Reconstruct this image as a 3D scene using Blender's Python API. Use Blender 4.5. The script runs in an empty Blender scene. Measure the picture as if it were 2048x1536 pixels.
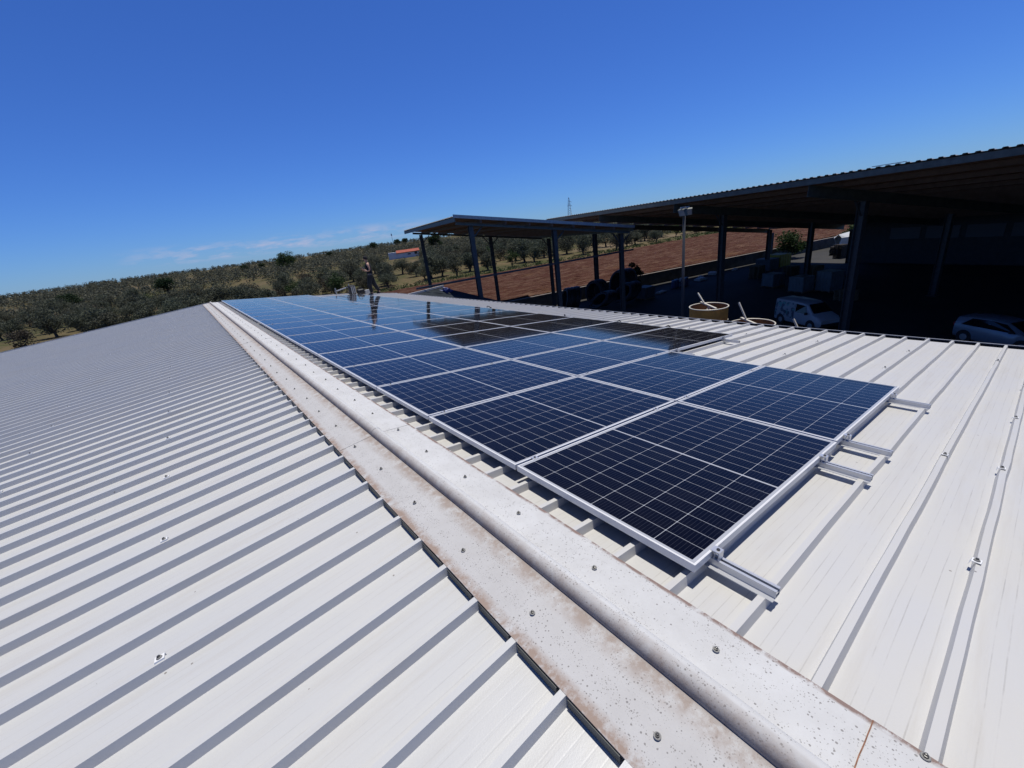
import bpy, bmesh, math, random
from mathutils import Vector, Matrix, noise
random.seed(7)
R = math.radians
scene = bpy.context.scene
C = scene.collection

# ---------------------------------------------------------------- camera
cam_d = bpy.data.cameras.new('camera')
cam = bpy.data.objects.new('camera', cam_d); C.objects.link(cam)
YAW, PITCH, ROLL = R(36.0045), R(-20.4056), R(-7.6173)
cy, sy, cp, sp = math.cos(YAW), math.sin(YAW), math.cos(PITCH), math.sin(PITCH)
fw = Vector((sy*cp, cy*cp, sp)); rt = Vector((cy, -sy, 0)); up = rt.cross(fw)
c_, s_ = math.cos(ROLL), math.sin(ROLL)
rt2 = rt*c_ + up*s_; up2 = up*c_ - rt*s_
CAM = Vector((-1.2552, -0.6534, 1.3446))
M = Matrix((rt2, up2, -fw)).transposed().to_4x4(); M.translation = CAM
cam.matrix_world = M
cam_d.sensor_width = 36; cam_d.lens = 36*826.57/2048
cam_d.clip_start = 0.05; cam_d.clip_end = 9000
scene.camera = cam

# ---------------------------------------------------------------- light
SUN = Vector((0.2126, 0.045, 1)).normalized()          # towards the sun, near the zenith
EL = math.asin(SUN.z); AZ = math.atan2(SUN.x, SUN.y)
world = bpy.data.worlds.new('World'); scene.world = world
world.use_nodes = True
wt = world.node_tree; wt.nodes.clear()
def wn(t, **k):
    n = wt.nodes.new(t)
    for a, b in k.items(): setattr(n, a, b)
    return n
sky = wn('ShaderNodeTexSky', sky_type='NISHITA', sun_disc=False, sun_elevation=EL, sun_rotation=AZ,
         altitude=0, air_density=1.0, dust_density=0.0, ozone_density=3.0)
bg = wn('ShaderNodeBackground'); bg.inputs['Strength'].default_value = 0.1
wo = wn('ShaderNodeOutputWorld')
# small clouds low above the horizon, by direction
tc = wn('ShaderNodeTexCoord'); sep = wn('ShaderNodeSeparateXYZ')
wt.links.new(tc.outputs['Generated'], sep.inputs[0])
mp = wn('ShaderNodeMapping'); mp.inputs['Scale'].default_value = (9, 9, 42)
wt.links.new(tc.outputs['Generated'], mp.inputs[0])
cn = wn('ShaderNodeTexNoise'); cn.inputs['Scale'].default_value = 1.6; cn.inputs['Detail'].default_value = 7; cn.inputs['Roughness'].default_value = .6
wt.links.new(mp.outputs[0], cn.inputs[0])
def ramp(tree, pts, src=None):
    n = tree.nodes.new('ShaderNodeValToRGB')
    while len(n.color_ramp.elements) < len(pts): n.color_ramp.elements.new(.5)
    for e, (p, c) in zip(n.color_ramp.elements, pts):
        e.position = p; e.color = (c, c, c, 1) if not hasattr(c, '__len__') else (*c, 1)
    if src is not None: tree.links.new(src, n.inputs[0])
    return n
def math_n(tree, op, a, b=None, clamp=False):
    n = tree.nodes.new('ShaderNodeMath'); n.operation = op; n.use_clamp = clamp
    for i, v in enumerate((a, b)):
        if v is None: continue
        if isinstance(v, (int, float)): n.inputs[i].default_value = v
        else: tree.links.new(v, n.inputs[i])
    return n.outputs[0]
cr = ramp(wt, [(.46, 0), (.62, 1)], cn.outputs[0])
band = ramp(wt, [(0.0, 0), (.012, 0), (.022, 1), (.034, 1), (.05, 0), (1, 0)], sep.outputs['Z'])
side = ramp(wt, [(0, 0), (.86, 0), (.93, 1)], sep.outputs['Y'])
f = math_n(wt, 'MULTIPLY', cr.outputs[0], band.outputs[0]); f = math_n(wt, 'MULTIPLY', f, side.outputs[0])
xr = ramp(wt, [(0, 0), (.46, 0), (.50, 1)], math_n(wt, 'ADD', math_n(wt, 'MULTIPLY', sep.outputs['X'], .5), .5))
f = math_n(wt, 'MULTIPLY', f, xr.outputs[0]); f = math_n(wt, 'MULTIPLY', f, .8)
# wisps high up
mp2 = wn('ShaderNodeMapping'); mp2.inputs['Scale'].default_value = (7, 7, 7); mp2.inputs['Location'].default_value = (3.1, 1.7, .4)
wt.links.new(tc.outputs['Generated'], mp2.inputs[0])
cn2 = wn('ShaderNodeTexNoise'); cn2.inputs['Scale'].default_value = 1.5; cn2.inputs['Detail'].default_value = 6
wt.links.new(mp2.outputs[0], cn2.inputs[0])
cr2 = ramp(wt, [(.63, 0), (.74, .8)], cn2.outputs[0])
hi = ramp(wt, [(0, 0), (.47, 0), (.53, 1)], sep.outputs['Z'])
f2 = math_n(wt, 'MULTIPLY', cr2.outputs[0], hi.outputs[0])
f = math_n(wt, 'MAXIMUM', f, f2)
hs = wn('ShaderNodeMixRGB', blend_type='MULTIPLY'); hs.inputs[0].default_value = 1; hs.inputs[2].default_value = (.275, .515, 1.08, 1)   # deep polarised blue
wt.links.new(sky.outputs[0], hs.inputs[1])
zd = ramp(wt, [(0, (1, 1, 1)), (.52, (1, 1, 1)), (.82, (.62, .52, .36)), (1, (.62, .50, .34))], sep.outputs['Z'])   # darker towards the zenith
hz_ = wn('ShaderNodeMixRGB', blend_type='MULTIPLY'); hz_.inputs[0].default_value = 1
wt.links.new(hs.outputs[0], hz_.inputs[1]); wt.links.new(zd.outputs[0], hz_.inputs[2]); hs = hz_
mix = wn('ShaderNodeMixRGB'); mix.inputs[2].default_value = (4.0, 4.6, 6.6, 1)
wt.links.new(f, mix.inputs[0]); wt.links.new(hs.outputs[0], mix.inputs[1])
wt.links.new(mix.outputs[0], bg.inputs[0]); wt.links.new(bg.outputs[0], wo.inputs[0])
sl = bpy.data.lights.new('sun', 'SUN'); sl.energy = 4.3; sl.angle = R(.53); sl.color = (1, .955, .885)
so = bpy.data.objects.new('sun', sl); C.objects.link(so)
so.rotation_euler = SUN.to_track_quat('Z', 'Y').to_euler(); so.location = (0, 0, 30)
vs = scene.view_settings; vs.view_transform = 'Standard'; vs.look = 'None'; vs.exposure = 0; vs.gamma = 1; vs.use_curve_mapping = False
scene.cycles.max_bounces = 8

# ---------------------------------------------------------------- helpers
def tag(o, label=None, cat=None, group=None, kind=None):
    if label: o['label'] = label
    if cat: o['category'] = cat
    if group: o['group'] = group
    if kind: o['kind'] = kind
    return o
def empty(name, loc=(0, 0, 0), rot=(0, 0, 0), label=None, cat=None, group=None, parent=None):
    o = bpy.data.objects.new(name, None); C.objects.link(o)
    o.location = loc; o.rotation_euler = rot; o.empty_display_size = .2
    o.parent = parent
    return tag(o, label, cat, group)
def copy_tree(o, parent=None):
    c = o.copy(); C.objects.link(c)
    if parent: c.parent = parent
    for ch in [x for x in TREE.get(o.name, [])]: copy_tree(ch, c)
    return c
TREE = {}
class MB:
    def __init__(s): s.v = []; s.f = []; s.m = []
    def quad(s, *p, m=0):
        b = len(s.v); s.v += [tuple(q) for q in p]; s.f.append(tuple(range(b, b+len(p)))); s.m.append(m)
    def box(s, x0, x1, y0, y1, z0, z1, m=0, M=None):
        P = [Vector((x, y, z)) for z in (z0, z1) for y in (y0, y1) for x in (x0, x1)]
        if M: P = [M @ p for p in P]
        b = len(s.v); s.v += [tuple(p) for p in P]
        for q in ((0, 2, 3, 1), (4, 5, 7, 6), (0, 1, 5, 4), (2, 6, 7, 3), (0, 4, 6, 2), (1, 3, 7, 5)):
            s.f.append(tuple(b+i for i in q)); s.m.append(m)
        return s
    def bar(s, a, b, w, h=None, m=0, up=Vector((0, 0, 1))):
        a = Vector(a); b = Vector(b); h = h or w; d = (b-a); L = d.length; d.normalize()
        if abs(d.dot(up)) > .98: up = Vector((1, 0, 0))
        sd = d.cross(up).normalized(); u = sd.cross(d)
        Mx = Matrix((sd, d, u)).transposed().to_4x4(); Mx.translation = a
        return s.box(-w/2, w/2, 0, L, -h/2, h/2, m, Mx)
    def tube(s, a, b, r0, r1=None, n=10, m=0, cap=True):
        a = Vector(a); b = Vector(b); r1 = r0 if r1 is None else r1
        d = (b-a).normalized(); upv = Vector((0, 0, 1)) if abs(d.z) < .9 else Vector((1, 0, 0))
        x = d.cross(upv).normalized(); y = d.cross(x)
        k = len(s.v)
        for p, r in ((a, r0), (b, r1)):
            for i in range(n):
                t = 2*math.pi*i/n; s.v.append(tuple(p+x*math.cos(t)*r+y*math.sin(t)*r))
        for i in range(n):
            j = (i+1) % n; s.f.append((k+i, k+j, k+n+j, k+n+i)); s.m.append(m)
        if cap:
            s.f.append(tuple(k+i for i in reversed(range(n)))); s.m.append(m)
            s.f.append(tuple(k+n+i for i in range(n))); s.m.append(m)
        return s
    def path(s, pts, radii, n=8, m=0):
        for i in range(len(pts)-1): s.tube(pts[i], pts[i+1], radii[i], radii[i+1], n, m)
        return s
    def lathe(s, prof, c=(0, 0, 0), n=24, m=0):
        k = len(s.v); c = Vector(c)
        for r, z in prof:
            for i in range(n):
                t = 2*math.pi*i/n; s.v.append((c.x+r*math.cos(t), c.y+r*math.sin(t), c.z+z))
        for j in range(len(prof)-1):
            for i in range(n):
                a = k+j*n+i; b = k+j*n+(i+1) % n; s.f.append((a, b, b+n, a+n)); s.m.append(m)
        return s
    def torus(s, M, Rr, r, n=28, k=8, m=0):
        b0 = len(s.v)
        for i in range(n):
            t = 2*math.pi*i/n
            for j in range(k):
                u = 2*math.pi*j/k
                s.v.append(tuple(M @ Vector(((Rr+r*math.cos(u))*math.cos(t), (Rr+r*math.cos(u))*math.sin(t), r*math.sin(u)))))
        for i in range(n):
            for j in range(k):
                a = b0+i*k+j; b = b0+i*k+(j+1) % k; c = b0+((i+1) % n)*k+(j+1) % k; d = b0+((i+1) % n)*k+j
                s.f.append((a, d, c, b)); s.m.append(m)
        return s
    def mesh(s, name, mats, smooth=False):
        me = bpy.data.meshes.new(name); me.from_pydata(s.v, [], s.f)
        for mt in (mats if isinstance(mats, (list, tuple)) else [mats]): me.materials.append(mt)
        if any(s.m): me.polygons.foreach_set('material_index', s.m)
        if smooth: me.polygons.foreach_set('use_smooth', [True]*len(me.polygons))
        me.update(); return me
    def build(s, name, mats, parent=None, smooth=False, loc=None):
        o = bpy.data.objects.new(name, s.mesh(name, mats, smooth)); C.objects.link(o)
        if parent: o.parent = parent; TREE.setdefault(parent.name, []).append(o)
        if loc: o.location = loc
        return o
def bevel(o, w=.004, seg=2):
    b = o.modifiers.new('bevel', 'BEVEL'); b.width = w; b.segments = seg; b.limit_method = 'ANGLE'; b.angle_limit = R(40)
    return o

# materials ------------------------------------------------------
def mat(name, col, rough=.6, metal=0, noise_amt=0, nscale=3, col2=None, bump=0, bscale=30, spec=.5, coord='Object'):
    m = bpy.data.materials.new(name); m.use_nodes = True; t = m.node_tree
    b = t.nodes['Principled BSDF']
    b.inputs['Base Color'].default_value = (*col, 1); b.inputs['Roughness'].default_value = rough
    b.inputs['Metallic'].default_value = metal; b.inputs['Specular IOR Level'].default_value = spec
    tc = t.nodes.new('ShaderNodeTexCoord')
    if col2 or noise_amt:
        n = t.nodes.new('ShaderNodeTexNoise'); n.inputs['Scale'].default_value = nscale; n.inputs['Detail'].default_value = 8; n.inputs['Roughness'].default_value = .65
        t.links.new(tc.outputs[coord], n.inputs[0])
        if not col2: col2 = tuple(c*(1-noise_amt) for c in col)
        r = ramp(t, [(.35, col), (.65, col2)], n.outputs[0]); t.links.new(r.outputs[0], b.inputs['Base Color'])
    if bump:
        n = t.nodes.new('ShaderNodeTexNoise'); n.inputs['Scale'].default_value = bscale; n.inputs['Detail'].default_value = 5
        t.links.new(tc.outputs[coord], n.inputs[0])
        bp = t.nodes.new('ShaderNodeBump'); bp.inputs['Strength'].default_value = bump; bp.inputs['Distance'].default_value = .02
        t.links.new(n.outputs[0], bp.inputs['Height']); t.links.new(bp.outputs[0], b.inputs['Normal'])
    return m
def mixrgb(t, fac, a, b, mode='MIX'):
    n = t.nodes.new('ShaderNodeMixRGB'); n.blend_type = mode
    for i, v in enumerate((fac, a, b)):
        if isinstance(v, (int, float)): n.inputs[i].default_value = v
        elif isinstance(v, tuple): n.inputs[i].default_value = (*v, 1)
        else: t.links.new(v, n.inputs[i])
    return n.outputs[0]
def nz(t, src, scale, detail=5, rough=.6, sc=None):
    if sc:
        mpn = t.nodes.new('ShaderNodeMapping'); mpn.inputs['Scale'].default_value = sc; t.links.new(src, mpn.inputs[0]); src = mpn.outputs[0]
    n = t.nodes.new('ShaderNodeTexNoise'); n.inputs['Scale'].default_value = scale; n.inputs['Detail'].default_value = detail; n.inputs['Roughness'].default_value = rough
    t.links.new(src, n.inputs[0]); return n.outputs[0]

RIBP, RIB0, RIBH = .25, .028, .042
def roof_mat(name, tint, warm, ln=1.0):
    m = bpy.data.materials.new(name); m.use_nodes = True; t = m.node_tree; b = t.nodes['Principled BSDF']
    tc = t.nodes.new('ShaderNodeTexCoord'); P = tc.outputs['Object']
    sp_ = t.nodes.new('ShaderNodeSeparateXYZ'); t.links.new(P, sp_.inputs[0])
    y = math_n(t, 'SUBTRACT', sp_.outputs['Y'], RIB0-50)
    y = math_n(t, 'ADD', y, math_n(t, 'MULTIPLY', math_n(t, 'SUBTRACT', nz(t, P, 1, 2, .5, (1.5, 12, 1)), .5), .016))
    y = math_n(t, 'MODULO', y, RIBP)
    base = mixrgb(t, ramp(t, [(.35, 0), (.7, 1)], nz(t, P, 1.3, 6)).outputs[0], tint, warm)
    # small stains and streaks running down the slope
    streak = ramp(t, [(.52, 0), (.75, .35)], nz(t, P, 1, 6, .7, (1.2, 16, 1))).outputs[0]
    base = mixrgb(t, streak, base, (.42, .39, .34))
    lines = None
    for yc in (.066, .104, .155, .187):
        d = math_n(t, 'ABSOLUTE', math_n(t, 'SUBTRACT', y, yc))
        l = math_n(t, 'LESS_THAN', d, .0016)
        lines = l if lines is None else math_n(t, 'MAXIMUM', lines, l)
    brk = ramp(t, [(.40, .03), (.64, .55)], nz(t, P, 1, 7, .75, (5, 9, 1))).outputs[0]
    lf = math_n(t, 'MULTIPLY', math_n(t, 'MULTIPLY', lines, brk), ln)
    base = mixrgb(t, lf, base, (.30, .29, .27))
    # specks of dirt
    vo = t.nodes.new('ShaderNodeTexVoronoi'); vo.inputs['Scale'].default_value = 9; t.links.new(P, vo.inputs[0])
    sx = t.nodes.new('ShaderNodeSeparateXYZ'); t.links.new(vo.outputs['Color'], sx.inputs[0])
    spk = math_n(t, 'MULTIPLY', math_n(t, 'LESS_THAN', vo.outputs['Distance'], .045), math_n(t, 'GREATER_THAN', sx.outputs['X'], .72))
    base = mixrgb(t, math_n(t, 'MULTIPLY', spk, .8), base, (.16, .14, .12))
    t.links.new(base, b.inputs['Base Color'])
    b.inputs['Roughness'].default_value = .42; b.inputs['Specular IOR Level'].default_value = .5
    bp = t.nodes.new('ShaderNodeBump'); bp.inputs['Strength'].default_value = .12; bp.inputs['Distance'].default_value = .004
    t.links.new(nz(t, P, 160, 3), bp.inputs['Height'])
    bp2 = t.nodes.new('ShaderNodeBump'); bp2.inputs['Strength'].default_value = .25; bp2.inputs['Distance'].default_value = .012
    t.links.new(nz(t, P, 1, 3, .5, (2.2, 7, 1)), bp2.inputs['Height']); t.links.new(bp.outputs[0], bp2.inputs['Normal'])
    t.links.new(bp2.outputs[0], b.inputs['Normal'])
    return m
M_roofL = roof_mat('white_roof_west', (.505, .512, .512), (.53, .53, .515), .55)
M_roofR = roof_mat('white_roof_east', (.505, .505, .50), (.525, .515, .48))

def cap_mat():
    m = bpy.data.materials.new('weathered_cap'); m.use_nodes = True; t = m.node_tree; b = t.nodes['Principled BSDF']
    tc = t.nodes.new('ShaderNodeTexCoord'); P = tc.outputs['Object']
    s = t.nodes.new('ShaderNodeSeparateXYZ'); t.links.new(P, s.inputs[0]); X = s.outputs['X']; Z = s.outputs['Z']
    base = mixrgb(t, ramp(t, [(.35, 0), (.7, 1)], nz(t, P, 4, 8, .7)).outputs[0], (.55, .555, .555), (.47, .47, .465))
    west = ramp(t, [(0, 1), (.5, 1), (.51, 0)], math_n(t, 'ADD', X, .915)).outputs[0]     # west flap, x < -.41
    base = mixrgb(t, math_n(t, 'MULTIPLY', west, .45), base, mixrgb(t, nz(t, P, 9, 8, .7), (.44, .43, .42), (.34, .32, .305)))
    # lichen dots
    vo = t.nodes.new('ShaderNodeTexVoronoi'); vo.inputs['Scale'].default_value = 95; t.links.new(P, vo.inputs[0])
    sx = t.nodes.new('ShaderNodeSeparateXYZ'); t.links.new(vo.outputs['Color'], sx.inputs[0])
    patch = ramp(t, [(.36, .85), (.60, .10)], nz(t, P, 5, 5)).outputs[0]
    thr = math_n(t, 'ADD', patch, math_n(t, 'MULTIPLY', math_n(t, 'SUBTRACT', 1, west), .22))
    dot = math_n(t, 'MULTIPLY', math_n(t, 'LESS_THAN', vo.outputs['Distance'], math_n(t, 'MULTIPLY', sx.outputs['Y'], .34)), math_n(t, 'GREATER_THAN', sx.outputs['X'], thr))
    base = mixrgb(t, math_n(t, 'MULTIPLY', dot, .75), base, (.17, .16, .155))
    v2 = t.nodes.new('ShaderNodeTexVoronoi'); v2.inputs['Scale'].default_value = 175; t.links.new(P, v2.inputs[0])
    s2 = t.nodes.new('ShaderNodeSeparateXYZ'); t.links.new(v2.outputs['Color'], s2.inputs[0])
    p2 = ramp(t, [(.36, .95), (.56, .12)], nz(t, P, 6.5, 5)).outputs[0]
    th2 = math_n(t, 'ADD', p2, math_n(t, 'MULTIPLY', math_n(t, 'SUBTRACT', 1, west), .25))
    d2 = math_n(t, 'MULTIPLY', math_n(t, 'LESS_THAN', v2.outputs['Distance'], math_n(t, 'MULTIPLY', s2.outputs['Z'], .38)), math_n(t, 'GREATER_THAN', s2.outputs['X'], th2))
    base = mixrgb(t, math_n(t, 'MULTIPLY', d2, .7), base, (.22, .21, .20))
    # brown dirt along the two outer edges and beside the roll
    def edge(xc, w, col, amt, base):
        d = math_n(t, 'ABSOLUTE', math_n(t, 'SUBTRACT', X, xc))
        k = math_n(t, 'SUBTRACT', 1, math_n(t, 'DIVIDE', d, w), True)
        n = nz(t, P, 14, 8, .75)
        k = math_n(t, 'MULTIPLY', k, ramp(t, [(.38, 0), (.6, 1)], n).outputs[0])
        k = math_n(t, 'MULTIPLY', k, amt, True)
        return mixrgb(t, k, base, col)
    base = edge(-.705, .045, (.30, .23, .19), 1.5, base)
    base = edge(-.14, .018, (.22, .16, .14), 2.2, base)
    base = edge(-.475, .07, (.32, .27, .24), 1.3, base)
    dr = math_n(t, 'SUBTRACT', 1, math_n(t, 'DIVIDE', math_n(t, 'ABSOLUTE', math_n(t, 'ADD', X, .452)), .022), True)  # west side of the roll: dirt, with its shade painted into the band
    dr = math_n(t, 'MULTIPLY', dr, ramp(t, [(.25, .35), (.75, .8)], nz(t, P, 22, 8, .8)).outputs[0])
    base = mixrgb(t, dr, base, (.22, .175, .15))
    t.links.new(base, b.inputs['Base Color']); b.inputs['Roughness'].default_value = .75; b.inputs['Specular IOR Level'].default_value = .25
    bp = t.nodes.new('ShaderNodeBump'); bp.inputs['Strength'].default_value = .35; bp.inputs['Distance'].default_value = .003
    t.links.new(nz(t, P, 120, 4), bp.inputs['Height']); t.links.new(bp.outputs[0], b.inputs['Normal'])
    return m
M_cap = cap_mat()

def cell_mat(Ln, Wd):
    m = bpy.data.materials.new('solar_cells'); m.use_nodes = True; t = m.node_tree; b = t.nodes['Principled BSDF']
    tc = t.nodes.new('ShaderNodeTexCoord'); s = t.nodes.new('ShaderNodeSeparateXYZ'); t.links.new(tc.outputs['Object'], s.inputs[0])
    X, Y = s.outputs['X'], s.outputs['Y']
    mg = .014
    cw = (Wd-2*mg)/6
    y = math_n(t, 'MODULO', math_n(t, 'ADD', math_n(t, 'SUBTRACT', Y, mg), cw*10), cw)
    def near(v, c, w):
        return math_n(t, 'LESS_THAN', math_n(t, 'ABSOLUTE', math_n(t, 'SUBTRACT', v, c)), w)
    gy = math_n(t, 'MAXIMUM', near(y, 0, .0012), near(y, cw, .0012))
    xm = math_n(t, 'ABSOLUTE', math_n(t, 'SUBTRACT', X, Ln/2))     # distance from the middle line
    mid = .006; ch = (Ln/2-mg-mid)/9
    x = math_n(t, 'MODULO', math_n(t, 'ADD', math_n(t, 'SUBTRACT', xm, mid), ch*10), ch)
    gx = math_n(t, 'MAXIMUM', near(x, 0, .001), near(x, ch, .001))
    gm = math_n(t, 'LESS_THAN', xm, .0045)
    out = math_n(t, 'MAXIMUM', math_n(t, 'GREATER_THAN', xm, Ln/2-mg), math_n(t, 'GREATER_THAN', math_n(t, 'ABSOLUTE', math_n(t, 'SUBTRACT', Y, Wd/2)), Wd/2-mg))
    cut = math_n(t, 'LESS_THAN', math_n(t, 'ADD', math_n(t, 'MINIMUM', y, math_n(t, 'SUBTRACT', cw, y)), math_n(t, 'MINIMUM', x, math_n(t, 'SUBTRACT', ch, x))), .005)
    g = math_n(t, 'MAXIMUM', math_n(t, 'MAXIMUM', gx, gy), math_n(t, 'MAXIMUM', math_n(t, 'MAXIMUM', gm, cut), out))
    bw = cw/10
    yb = math_n(t, 'MODULO', math_n(t, 'ADD', y, bw/2), bw)
    bus = math_n(t, 'MULTIPLY', math_n(t, 'LESS_THAN', math_n(t, 'ABSOLUTE', math_n(t, 'SUBTRACT', yb, bw/2)), .0007), .30)
    oi = t.nodes.new('ShaderNodeObjectInfo')
    cell = mixrgb(t, oi.outputs['Random'], (.0016, .0018, .0042), (.0030, .0030, .0065))
    col = mixrgb(t, bus, cell, (.09, .095, .12))
    col = mixrgb(t, math_n(t, 'MULTIPLY', g, .75), col, (.50, .52, .56))
    # thin dust on the glass
    du = ramp(t, [(.4, .0), (.8, .018)], nz(t, tc.outputs['Object'], 2.5, 8, .7)).outputs[0]
    col = mixrgb(t, du, col, (.30, .28, .25))
    t.links.new(col, b.inputs['Base Color'])
    b.inputs['Roughness'].default_value = .06; b.inputs['IOR'].default_value = 1.23
    b.inputs['Specular IOR Level'].default_value = .5
    bp = t.nodes.new('ShaderNodeBump'); bp.inputs['Strength'].default_value = .02; bp.inputs['Distance'].default_value = .002
    t.links.new(nz(t, tc.outputs['Object'], 60, 2), bp.inputs['Height']); t.links.new(bp.outputs[0], b.inputs['Normal'])
    return m
M_alu = mat('anodised_frame', (.70, .70, .69), .4, .1)
M_rail = mat('aluminium_rail', (.60, .61, .62), .32, .45)
M_clamp = mat('clamp_metal', (.60, .61, .63), .3, .5)
M_bolt = mat('dark_bolt', (.10, .10, .10), .4, .8)
M_rubber = mat('grey_washer', (.22, .22, .21), .7)
M_wsad = mat('white_saddle', (.72, .73, .74), .5)
M_dark = mat('dark_flashing', (.10, .105, .10), .6, .2, noise_amt=.3)
M_gutter = mat('gutter_dirt', (.035, .033, .032), .8, noise_amt=.5, nscale=6)
M_galv = mat('galvanised_edge', (.42, .43, .44), .45, .6, noise_amt=.25, nscale=8)
M_steel = mat('painted_steel', (.075, .085, .095), .5, .3, noise_amt=.35, nscale=5)
M_steel2 = mat('grey_green_steel', (.12, .135, .125), .55, .25, noise_amt=.35, nscale=3)
M_under = mat('brown_roof_lining', (.24, .155, .125), .8, noise_amt=.3, nscale=1.5)
M_sheet = mat('pale_roof_sheet', (.52, .52, .5), .5, .2, noise_amt=.3, nscale=2)
M_purl = mat('red_brown_purlin', (.14, .10, .088), .7, noise_amt=.3)
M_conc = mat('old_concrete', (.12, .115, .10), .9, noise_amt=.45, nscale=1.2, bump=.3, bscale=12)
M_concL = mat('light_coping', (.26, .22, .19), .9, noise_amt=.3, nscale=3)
M_black = mat('black_plastic', (.015, .016, .018), .5)
M_skin = mat('skin', (.42, .24, .17), .6)
M_cloth = mat('black_cloth', (.012, .012, .014), .9)
M_trous = mat('dark_trousers', (.014, .016, .020), .9)
M_white = mat('white_paint', (.58, .58, .55), .45, noise_amt=.08)
M_glassd = mat('dark_glass', (.008, .01, .012), .08)

# ---------------------------------------------------------------- frames of reference
ALR, ALL = R(6.8724), R(4.2)
AX = -.41                                                       # ridge line
ZR = .0494-.0655                                                # rib tops at the ridge
def zr(x, h=0): return ZR-(x-AX)*math.tan(ALR)-h                # east slope, rib tops
def zl(x, h=0): return ZR-(AX-x)*math.tan(ALL)-h
YN, YF = -6.1, 21.9
XE, XW = 7.05, -7.95
T15 = R(15); E1 = Vector((math.sin(T15), math.cos(T15), 0)); E2 = Vector((math.cos(T15), -math.sin(T15), 0))
def W(A, D, z): p = CAM+E1*A+E2*D; return Vector((p.x, p.y, z))
ZG = -7.855
RZ = -T15                                                       # a thing turned to the yard's grid: local y = E1, local x = E2

# ---------------------------------------------------------------- the farm building we stand on
bld = empty('farm_building', (0, 0, ZG), (0, 0, 0), 'low farm building with white ribbed metal roof carrying the solar panels', 'building')
def slope_sheet(name, x0, x1, zf, m, yfar, tp=.006):
    """ribbed sheet: profile along y, straight run down the slope, 24 pieces so that it can waver a little"""
    s = MB(); n = 30
    prof = []
    y = RIB0-RIBP*round((RIB0-YN)/RIBP)
    while y < YF:
        prof += [(y-tp, RIBH), (y, 0), (y+.026, 0), (y+.036, RIBH)]
        for c in (.072, .112, .162, .202):
            prof += [(y+c-.004, RIBH), (y+c, RIBH+.0002), (y+c+.004, RIBH)]
        y += RIBP
    prof = [p for p in prof if YN <= p[0] <= YF]
    k = len(prof)
    for i in range(n+1):
        t = i/n; x = x0+(x1-x0)*t
        for (yy, h) in prof:
            w = (noise.noise(Vector((x*1.3, round(yy/RIBP)*3.7, 2)))*.004+noise.noise(Vector((x*4.1, round(yy/RIBP)*2.3, 8)))*.003)
            yo = w if abs(x-x0) > .2 else 0
            xx = x
            if yfar: 
                lim = yfar(yy)
                xx = min(x, lim)
            s.v.append((xx, yy+yo, zf(xx, h)-ZG+noise.noise(Vector((x*.9, yy*1.1, 5)))*.0015))
    for i in range(n):
        for j in range(k-1):
            a = i*k+j; s.f.append((a, a+k, a+k+1, a+1) if x1 > x0 else (a, a+1, a+k+1, a+k)); s.m.append(0)
    o = s.build(name, m, bld); return o
def far_lim(y): return XE if y < 19.4 else XE-(y-19.4)*.62
rE = slope_sheet('roof_slope', AX, XE, zr, M_roofR, far_lim, .010)
rW = slope_sheet('roof_slope', AX, XW, zl, M_roofL, None)
rE['label'] = 'east roof slope under the panels'; rW['label'] = 'west roof slope with bare ribs'
# insulated core below the sheets + eave edge
s = MB()
s.quad((AX, YN, zr(AX, .10)-ZG), (XE-.01, YN, zr(XE, .10)-ZG), (XE-.01, 19.4, zr(XE, .10)-ZG), (5.3, YF, zr(5.3, .10)-ZG), (AX, YF, zr(AX, .10)-ZG))
s.quad((AX, YF, zl(AX, .10)-ZG), (XW+.01, YF, zl(XW, .10)-ZG), (XW+.01, YN, zl(XW, .10)-ZG), (AX, YN, zl(AX, .10)-ZG))
for x in (XE-.01,): s.box(x-.02, x, YN, 19.4, zr(x, .098)-ZG, zr(x, .046)-ZG)
s.box(XW+.01, XW+.03, YN, YF, zl(XW, .098)-ZG, zl(XW, .046)-ZG)
s.build('roof_core', M_galv, bld)
# verge trim at the far end of both slopes
s = MB()
s.bar((AX, YF+.02, zl(AX, .02)-ZG), (XW, YF+.02, zl(XW, .02)-ZG), .05, .09)
s.bar((AX, YF+.02, zr(AX, .03)-ZG), (5.3, YF+.02, zr(5.3, .03)-ZG), .05, .08)
s.bar((5.3, YF+.02, zr(5.3, .03)-ZG), (XE, 19.4, zr(XE, .03)-ZG), .05, .08)
s.build('verge_trim', M_galv, bld)
s = MB()
zt = lambda x: (zr(x, .11) if x > AX else zl(x, .11))-ZG
for y in (YN+.3, YF-.3):
    x1 = XE-.5 if y < 0 else 5.0
    s.quad((XW+.5, y, 0), (x1, y, 0), (x1, y, zt(x1)), (AX, y, zt(AX)), (XW+.5, y, zt(XW+.5)))
s.quad((XW+.5, YN+.3, 0), (XW+.5, YF-.3, 0), (XW+.5, YF-.3, zt(XW+.5)), (XW+.5, YN+.3, zt(XW+.5)))
s.quad((XE-.5, YN+.3, 0), (XE-.5, 19.0, 0), (XE-.5, 19.0, zt(XE-.5)), (XE-.5, YN+.3, zt(XE-.5)))
s.quad((XE-.5, 19.0, 0), (5.0, YF-.3, 0), (5.0, YF-.3, zt(5.0)), (XE-.5, 19.0, zt(XE-.5)))
s.build('wall', mat('pale_wall', (.5, .48, .44), .9, noise_amt=.2), bld)
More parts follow.
